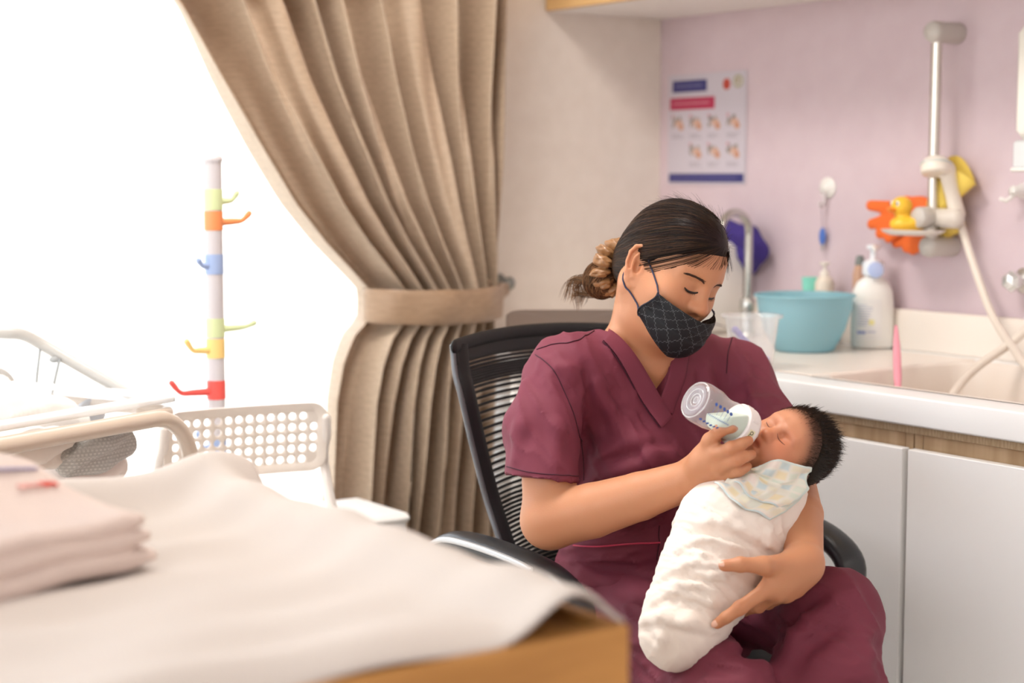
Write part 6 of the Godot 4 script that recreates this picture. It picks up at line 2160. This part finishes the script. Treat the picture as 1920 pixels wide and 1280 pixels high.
		arr[Mesh.ARRAY_VERTEX] = p; arr[Mesh.ARRAY_NORMAL] = nrm; arr[Mesh.ARRAY_TEX_UV] = uv; arr[Mesh.ARRAY_COLOR] = c; arr[Mesh.ARRAY_INDEX] = i
		var am := ArrayMesh.new()
		am.add_surface_from_arrays(Mesh.PRIMITIVE_TRIANGLES, arr)
		am.surface_set_material(0, m)
		return am

# A solid made of blended capsules and ellipsoids, meshed as surface nets.
class Sdf:
	var kind := PackedInt32Array()   # 0 capsule, 1 ellipsoid, 2 half-space cut
	var op := PackedInt32Array()     # 0 join, 1 carve
	var pa := PackedVector3Array()
	var pb := PackedVector3Array()
	var r0 := PackedFloat32Array()
	var r1 := PackedFloat32Array()
	var kk := PackedFloat32Array()
	var inv: Array[Basis] = []
	var bc := PackedVector3Array()
	var br := PackedFloat32Array()
	var all := PackedInt32Array()
	func _add(kd: int, o: int, a: Vector3, b: Vector3, ra: float, rb: float, k: float, m: Basis, c: Vector3, r: float) -> void:
		kind.append(kd); op.append(o); pa.append(a); pb.append(b); r0.append(ra); r1.append(rb); kk.append(k); inv.append(m); bc.append(c); br.append(r)
		all.append(all.size())
	func cap(a: Vector3, b: Vector3, ra: float, rb: float, k := 0.02, carve := 0) -> void:
		_add(0, carve, a, b - a, ra, rb - ra, k, Basis.IDENTITY, (a + b) * 0.5, a.distance_to(b) * 0.5 + maxf(ra, rb))
	func chain(pts: Array, rad: Array, k := 0.02, carve := 0) -> void:
		for j in pts.size() - 1: cap(pts[j], pts[j + 1], rad[j], rad[j + 1], k, carve)
	func ell(c: Vector3, r: Vector3, bs := Basis.IDENTITY, k := 0.02, carve := 0) -> void:
		var m := Basis.from_scale(Vector3(1.0 / r.x, 1.0 / r.y, 1.0 / r.z)) * bs.orthonormalized().transposed()
		_add(1, carve, c, Vector3.ZERO, 0.0, 0.0, k, m, c, maxf(r.x, maxf(r.y, r.z)))
	func cut(point: Vector3, normal: Vector3, k := 0.0) -> void:   # takes away what lies on the side of the normal
		_add(2, 1, point, normal.normalized(), 0.0, 0.0, k, Basis.IDENTITY, point, 1e6)
	func wedge(apex: Vector3, n1: Vector3, n2: Vector3, n3: Vector3, off: float, k := 0.0) -> void:   # carves where all three are negative
		_add(3, 1, apex, Vector3.ZERO, off, 0.0, k, Basis(n1.normalized(), n2.normalized(), n3.normalized()), apex, 1e6)
	func d(p: Vector3, ids: PackedInt32Array) -> float:
		var res := 1e3
		for n in ids:
			var e: float
			var kd := kind[n]
			if kd == 0:
				var ap := p - pa[n]
				var ab := pb[n]
				var t := clampf(ap.dot(ab) / maxf(ab.length_squared(), 1e-12), 0.0, 1.0)
				e = (ap - ab * t).length() - r0[n] - r1[n] * t
			elif kd == 1:
				var m := inv[n]
				var q := m * (p - pa[n])
				var l := q.length()
				e = l * (l - 1.0) / maxf((q * m).length(), 1e-9)
			elif kd == 2:
				e = -(p - pa[n]).dot(pb[n])
			else:
				var g := p - pa[n]
				var m3 := inv[n]
				e = maxf(maxf(g.dot(m3.x), g.dot(m3.y)), g.dot(m3.z) - r0[n])
			var k := kk[n]
			if op[n] == 0:
				if k > 0.0:
					var h := maxf(k - absf(res - e), 0.0) / k
					res = minf(res, e) - h * h * k * 0.25
				else: res = minf(res, e)
			else:
				e = -e
				if k > 0.0:
					var h := maxf(k - absf(res - e), 0.0) / k
					res = maxf(res, e) + h * h * k * 0.25
				else: res = maxf(res, e)
		return res
	func dist(p: Vector3) -> float: return d(p, all)
	func grad(p: Vector3, e := 0.0015) -> Vector3:
		return Vector3(dist(p + Vector3(e, 0, 0)) - dist(p - Vector3(e, 0, 0)), dist(p + Vector3(0, e, 0)) - dist(p - Vector3(0, e, 0)), dist(p + Vector3(0, 0, e)) - dist(p - Vector3(0, 0, e))).normalized()
	func hit(from: Vector3, dir: Vector3, tmin := 0.0, tmax := 6.0) -> Vector3:   # first point of the solid along a ray
		var t := tmin
		for k in 200:
			var e := dist(from + dir * t)
			if e < 0.0003: break
			t += maxf(e * 0.7, 0.0004)
			if t > tmax: break
		return from + dir * t
	func to_surface(p: Vector3, off := 0.0) -> Vector3:
		for k in 6: p -= grad(p) * (dist(p) - off) * 0.9
		return p
	func to_surface2(p: Vector3, off: float, times: int) -> Vector3:
		for k in times: p -= grad(p, 0.002) * (dist(p) - off)
		return p
	func build(b: Buf, cell: float, lo: Vector3, hi: Vector3, tint = null) -> void:
		var n := Vector3i(((hi - lo) / cell).ceil()) + Vector3i(2, 2, 2)
		var B := 6
		var nb := Vector3i((n.x + B - 1) / B, (n.y + B - 1) / B, (n.z + B - 1) / B)
		n = nb * B + Vector3i(1, 1, 1)
		var f := PackedFloat32Array()
		f.resize(n.x * n.y * n.z)
		f.fill(9e9)
		var sy := n.x
		var sz := n.x * n.y
		var half := cell * B * 0.5
		var rad := half * 1.7321
		var live := []
		for bz in nb.z:
			for by in nb.y:
				for bx in nb.x:
					var mid := lo + Vector3(bx, by, bz) * cell * B + Vector3.ONE * half
					var ids := PackedInt32Array()
					var any := false
					for q in all:
						if mid.distance_to(bc[q]) < br[q] + rad + kk[q] * 1.1 + 0.004:
							ids.append(q)
							if op[q] == 0: any = true
					if not any or absf(d(mid, ids)) > rad * 1.35 + 0.004: continue
					live.append(Vector3i(bx, by, bz))
					for z in range(bz * B, bz * B + B + 1):
						for y in range(by * B, by * B + B + 1):
							for x in range(bx * B, bx * B + B + 1):
								var w := x + y * sy + z * sz
								if f[w] > 8e9: f[w] = d(lo + Vector3(x, y, z) * cell, ids)
		var id := {}
		for g in live:
			for z in range(g.z * B, g.z * B + B):
				for y in range(g.y * B, g.y * B + B):
					for x in range(g.x * B, g.x * B + B):
						var w := x + y * sy + z * sz
						var v0 := f[w]; var v1 := f[w + 1]; var v2 := f[w + sy]; var v3 := f[w + sy + 1]
						var v4 := f[w + sz]; var v5 := f[w + sz + 1]; var v6 := f[w + sz + sy]; var v7 := f[w + sz + sy + 1]
						var neg := int(v0 < 0.0) + int(v1 < 0.0) + int(v2 < 0.0) + int(v3 < 0.0) + int(v4 < 0.0) + int(v5 < 0.0) + int(v6 < 0.0) + int(v7 < 0.0)
						if neg == 0 or neg == 8: continue
						var s := Vector3.ZERO
						var cnt := 0
						if (v0 < 0.0) != (v1 < 0.0): s += Vector3(v0 / (v0 - v1), 0, 0); cnt += 1
						if (v2 < 0.0) != (v3 < 0.0): s += Vector3(v2 / (v2 - v3), 1, 0); cnt += 1
						if (v4 < 0.0) != (v5 < 0.0): s += Vector3(v4 / (v4 - v5), 0, 1); cnt += 1
						if (v6 < 0.0) != (v7 < 0.0): s += Vector3(v6 / (v6 - v7), 1, 1); cnt += 1
						if (v0 < 0.0) != (v2 < 0.0): s += Vector3(0, v0 / (v0 - v2), 0); cnt += 1
						if (v1 < 0.0) != (v3 < 0.0): s += Vector3(1, v1 / (v1 - v3), 0); cnt += 1
						if (v4 < 0.0) != (v6 < 0.0): s += Vector3(0, v4 / (v4 - v6), 1); cnt += 1
						if (v5 < 0.0) != (v7 < 0.0): s += Vector3(1, v5 / (v5 - v7), 1); cnt += 1
						if (v0 < 0.0) != (v4 < 0.0): s += Vector3(0, 0, v0 / (v0 - v4)); cnt += 1
						if (v1 < 0.0) != (v5 < 0.0): s += Vector3(1, 0, v1 / (v1 - v5)); cnt += 1
						if (v2 < 0.0) != (v6 < 0.0): s += Vector3(0, 1, v2 / (v2 - v6)); cnt += 1
						if (v3 < 0.0) != (v7 < 0.0): s += Vector3(1, 1, v3 / (v3 - v7)); cnt += 1
						var p := lo + (Vector3(x, y, z) + s / cnt) * cell
						if tint != null: b.col = tint.call(p)
						id[w] = b.vert(p, Vector2(p.x + p.z, p.y))
		b.col = Color(1, 1, 1)
		for w in id:
			var v0 := f[w]
			if (v0 < 0.0) != (f[w + 1] < 0.0): _face(b, id, w, sy, sz, v0 < 0.0)
			if (v0 < 0.0) != (f[w + sy] < 0.0): _face(b, id, w, sz, 1, v0 < 0.0)
			if (v0 < 0.0) != (f[w + sz] < 0.0): _face(b, id, w, 1, sy, v0 < 0.0)
	func _face(b: Buf, id: Dictionary, w: int, s1: int, s2: int, inside: bool) -> void:
		if not (id.has(w - s1) and id.has(w - s2) and id.has(w - s1 - s2)): return
		var a: int = id[w]; var c: int = id[w - s1]; var e: int = id[w - s1 - s2]; var g: int = id[w - s2]
		if inside: b.quad(a, g, e, c)
		else: b.quad(a, c, e, g)

# ---------------------------------------------------------------- where things stand
const FPX := 3200.0
const EYE := Vector3(0, 1.22, 0)
var cam_r: Vector3
var cam_u: Vector3
var cam_f: Vector3
var rng := RandomNumberGenerator.new()

func ray(px: float, py: float) -> Vector3: return cam_f + cam_r * ((px - 960.0) / FPX) - cam_u * ((py - 640.0) / FPX)
func at(px: float, py: float, depth: float) -> Vector3: return EYE + ray(px, py) * depth
func on_x(px: float, py: float, x: float) -> Vector3:
	var r := ray(px, py)
	return EYE + r * (x / r.x)
func on_z(px: float, py: float, z: float) -> Vector3:
	var r := ray(px, py)
	return EYE + r * (z / r.z)
func on_y(px: float, py: float, y: float) -> Vector3:
	var r := ray(px, py)
	return EYE + r * ((y - EYE.y) / r.y)
func high(py: float, x: float, z: float) -> float:   # the height at which the upright line over (x, z) passes picture row py
	var fh := Vector3(cam_f.x, 0, cam_f.z)
	var cp := fh.length()
	var h := Vector3(x, 0, z).dot(fh / cp)
	var k := -(py - 640.0) / FPX
	return EYE.y + h * (cam_f.y + k * cp) / (cp - k * cam_f.y)

# ---------------------------------------------------------------- naming and tagging
func numbered(called: String) -> String:
	if not has_node(NodePath(called)): return called
	var k := 1
	while has_node(NodePath("%s_%03d" % [called, k])): k += 1
	return "%s_%03d" % [called, k]
func tag(o: Node3D, label: String, category := "", group := "") -> Node3D:
	o.set_meta("label", label)
	if category: o.set_meta("category", category)
	if group: o.set_meta("group", group)
	return o
func thing(called: String, label: String, category: String, where := Vector3.ZERO, group := "") -> Node3D:
	var o := Node3D.new()
	o.name = numbered(called)
	add_child(o)
	o.position = where
	return tag(o, label, category, group)
func obj(called: String, b: Buf, m: Material, parent: Node3D = self, hard := false) -> MeshInstance3D:
	var o := MeshInstance3D.new()
	o.name = numbered(called) if parent == self else called
	parent.add_child(o, true)
	o.mesh = b.mesh(m, parent.global_position, hard)
	return o
func struct(called: String, b: Buf, m: Material) -> MeshInstance3D:
	var o := obj(called, b, m)
	o.set_meta("kind", "structure")
	return o
func box(mid: Vector3, size: Vector3, bev := 0.004, bs := Basis.IDENTITY) -> Buf:
	var b := Buf.new()
	b.box(mid, size, bev, bs)
	return b
func tube(pts: Array, rad, sides := 10, round_ends := false) -> Buf:
	var b := Buf.new()
	b.tube(pts, rad, sides, false, round_ends)
	return b
func crease(n: FastNoiseLite, p: Vector3, across: Vector3, along: Vector3, fa: float, fl: float) -> float:   # 0 in the flats, 1 on a fold
	var q := Vector3(p.dot(across) * fa, p.dot(along) * fl, p.dot(across.cross(along)) * fl)
	return pow(1.0 - absf(n.get_noise_3dv(q)), 5.0)
func curve(pts: Array, n: int) -> Array:   # a smooth line through the points
	var out := []
	var m := pts.size()
	for k in n + 1:
		var t := float(k) / n * (m - 1)
		var j := mini(int(t), m - 2)
		var u := t - j
		var a: Vector3 = pts[maxi(j - 1, 0)]
		var b: Vector3 = pts[j]
		var c: Vector3 = pts[j + 1]
		var e: Vector3 = pts[mini(j + 2, m - 1)]
		out.append(b.cubic_interpolate(c, a, e, u))
	return out
func frame(y: Vector3, z: Vector3) -> Basis:   # y kept, z made square to it
	y = y.normalized()
	var x := y.cross(z).normalized()
	return Basis(x, y, x.cross(y).normalized())

# ---------------------------------------------------------------- materials
func mat(hex: String, rough := 0.6, metal := 0.0) -> StandardMaterial3D:
	var m := StandardMaterial3D.new()
	m.albedo_color = Color(hex)
	m.roughness = rough
	m.metallic = metal
	return m
func noise_tex(freq: float, ramp: Gradient = null, size := 256, normal := false, bump := 1.0, sd := 1) -> NoiseTexture2D:
	var n := FastNoiseLite.new()
	n.seed = sd
	n.frequency = freq
	n.fractal_octaves = 4
	var t := NoiseTexture2D.new()
	t.width = size; t.height = size; t.seamless = true
	t.noise = n
	if ramp: t.color_ramp = ramp
	if normal: t.as_normal_map = true; t.bump_strength = bump
	return t
func ramp2(a: Color, b: Color) -> Gradient:
	var g := Gradient.new()
	g.set_color(0, a); g.set_color(1, b)
	return g
func triplanar(m: StandardMaterial3D, scale: Vector3) -> StandardMaterial3D:
	m.uv1_triplanar = true
	m.uv1_world_triplanar = true
	m.uv1_scale = scale
	return m
func cloth(hex: String, weave := 220.0, rough := 0.85, depth := 0.04, sheen := 0.3) -> StandardMaterial3D:
	var m := triplanar(mat(hex, rough), Vector3.ONE * weave / 40.0)
	m.heightmap_enabled = true
	m.heightmap_texture = weave_tex
	m.heightmap_scale = depth
	m.rim_enabled = sheen > 0.0
	m.rim = sheen
	m.rim_tint = 0.6
	return m
var weave_tex: ImageTexture
func make_weave() -> void:
	var im := Image.create(256, 256, false, Image.FORMAT_L8)
	var r := RandomNumberGenerator.new()
	r.seed = 5
	var jx := []
	for k in 64: jx.append(r.randf_range(0.75, 1.0))
	for y in 256:
		for x in 256:
			var a: float = absf(sin(PI * x / 4.0)) * jx[x / 4]
			var b: float = absf(sin(PI * y / 4.0)) * jx[(y / 4 + 17) % 64]
			var over := ((x / 4) + (y / 4)) % 2 == 0
			var h: float = (a * 0.8 + b * 0.3) if over else (b * 0.8 + a * 0.3)
			im.set_pixel(x, y, Color.from_hsv(0, 0, clampf(h, 0, 1)))
	weave_tex = ImageTexture.create_from_image(im)
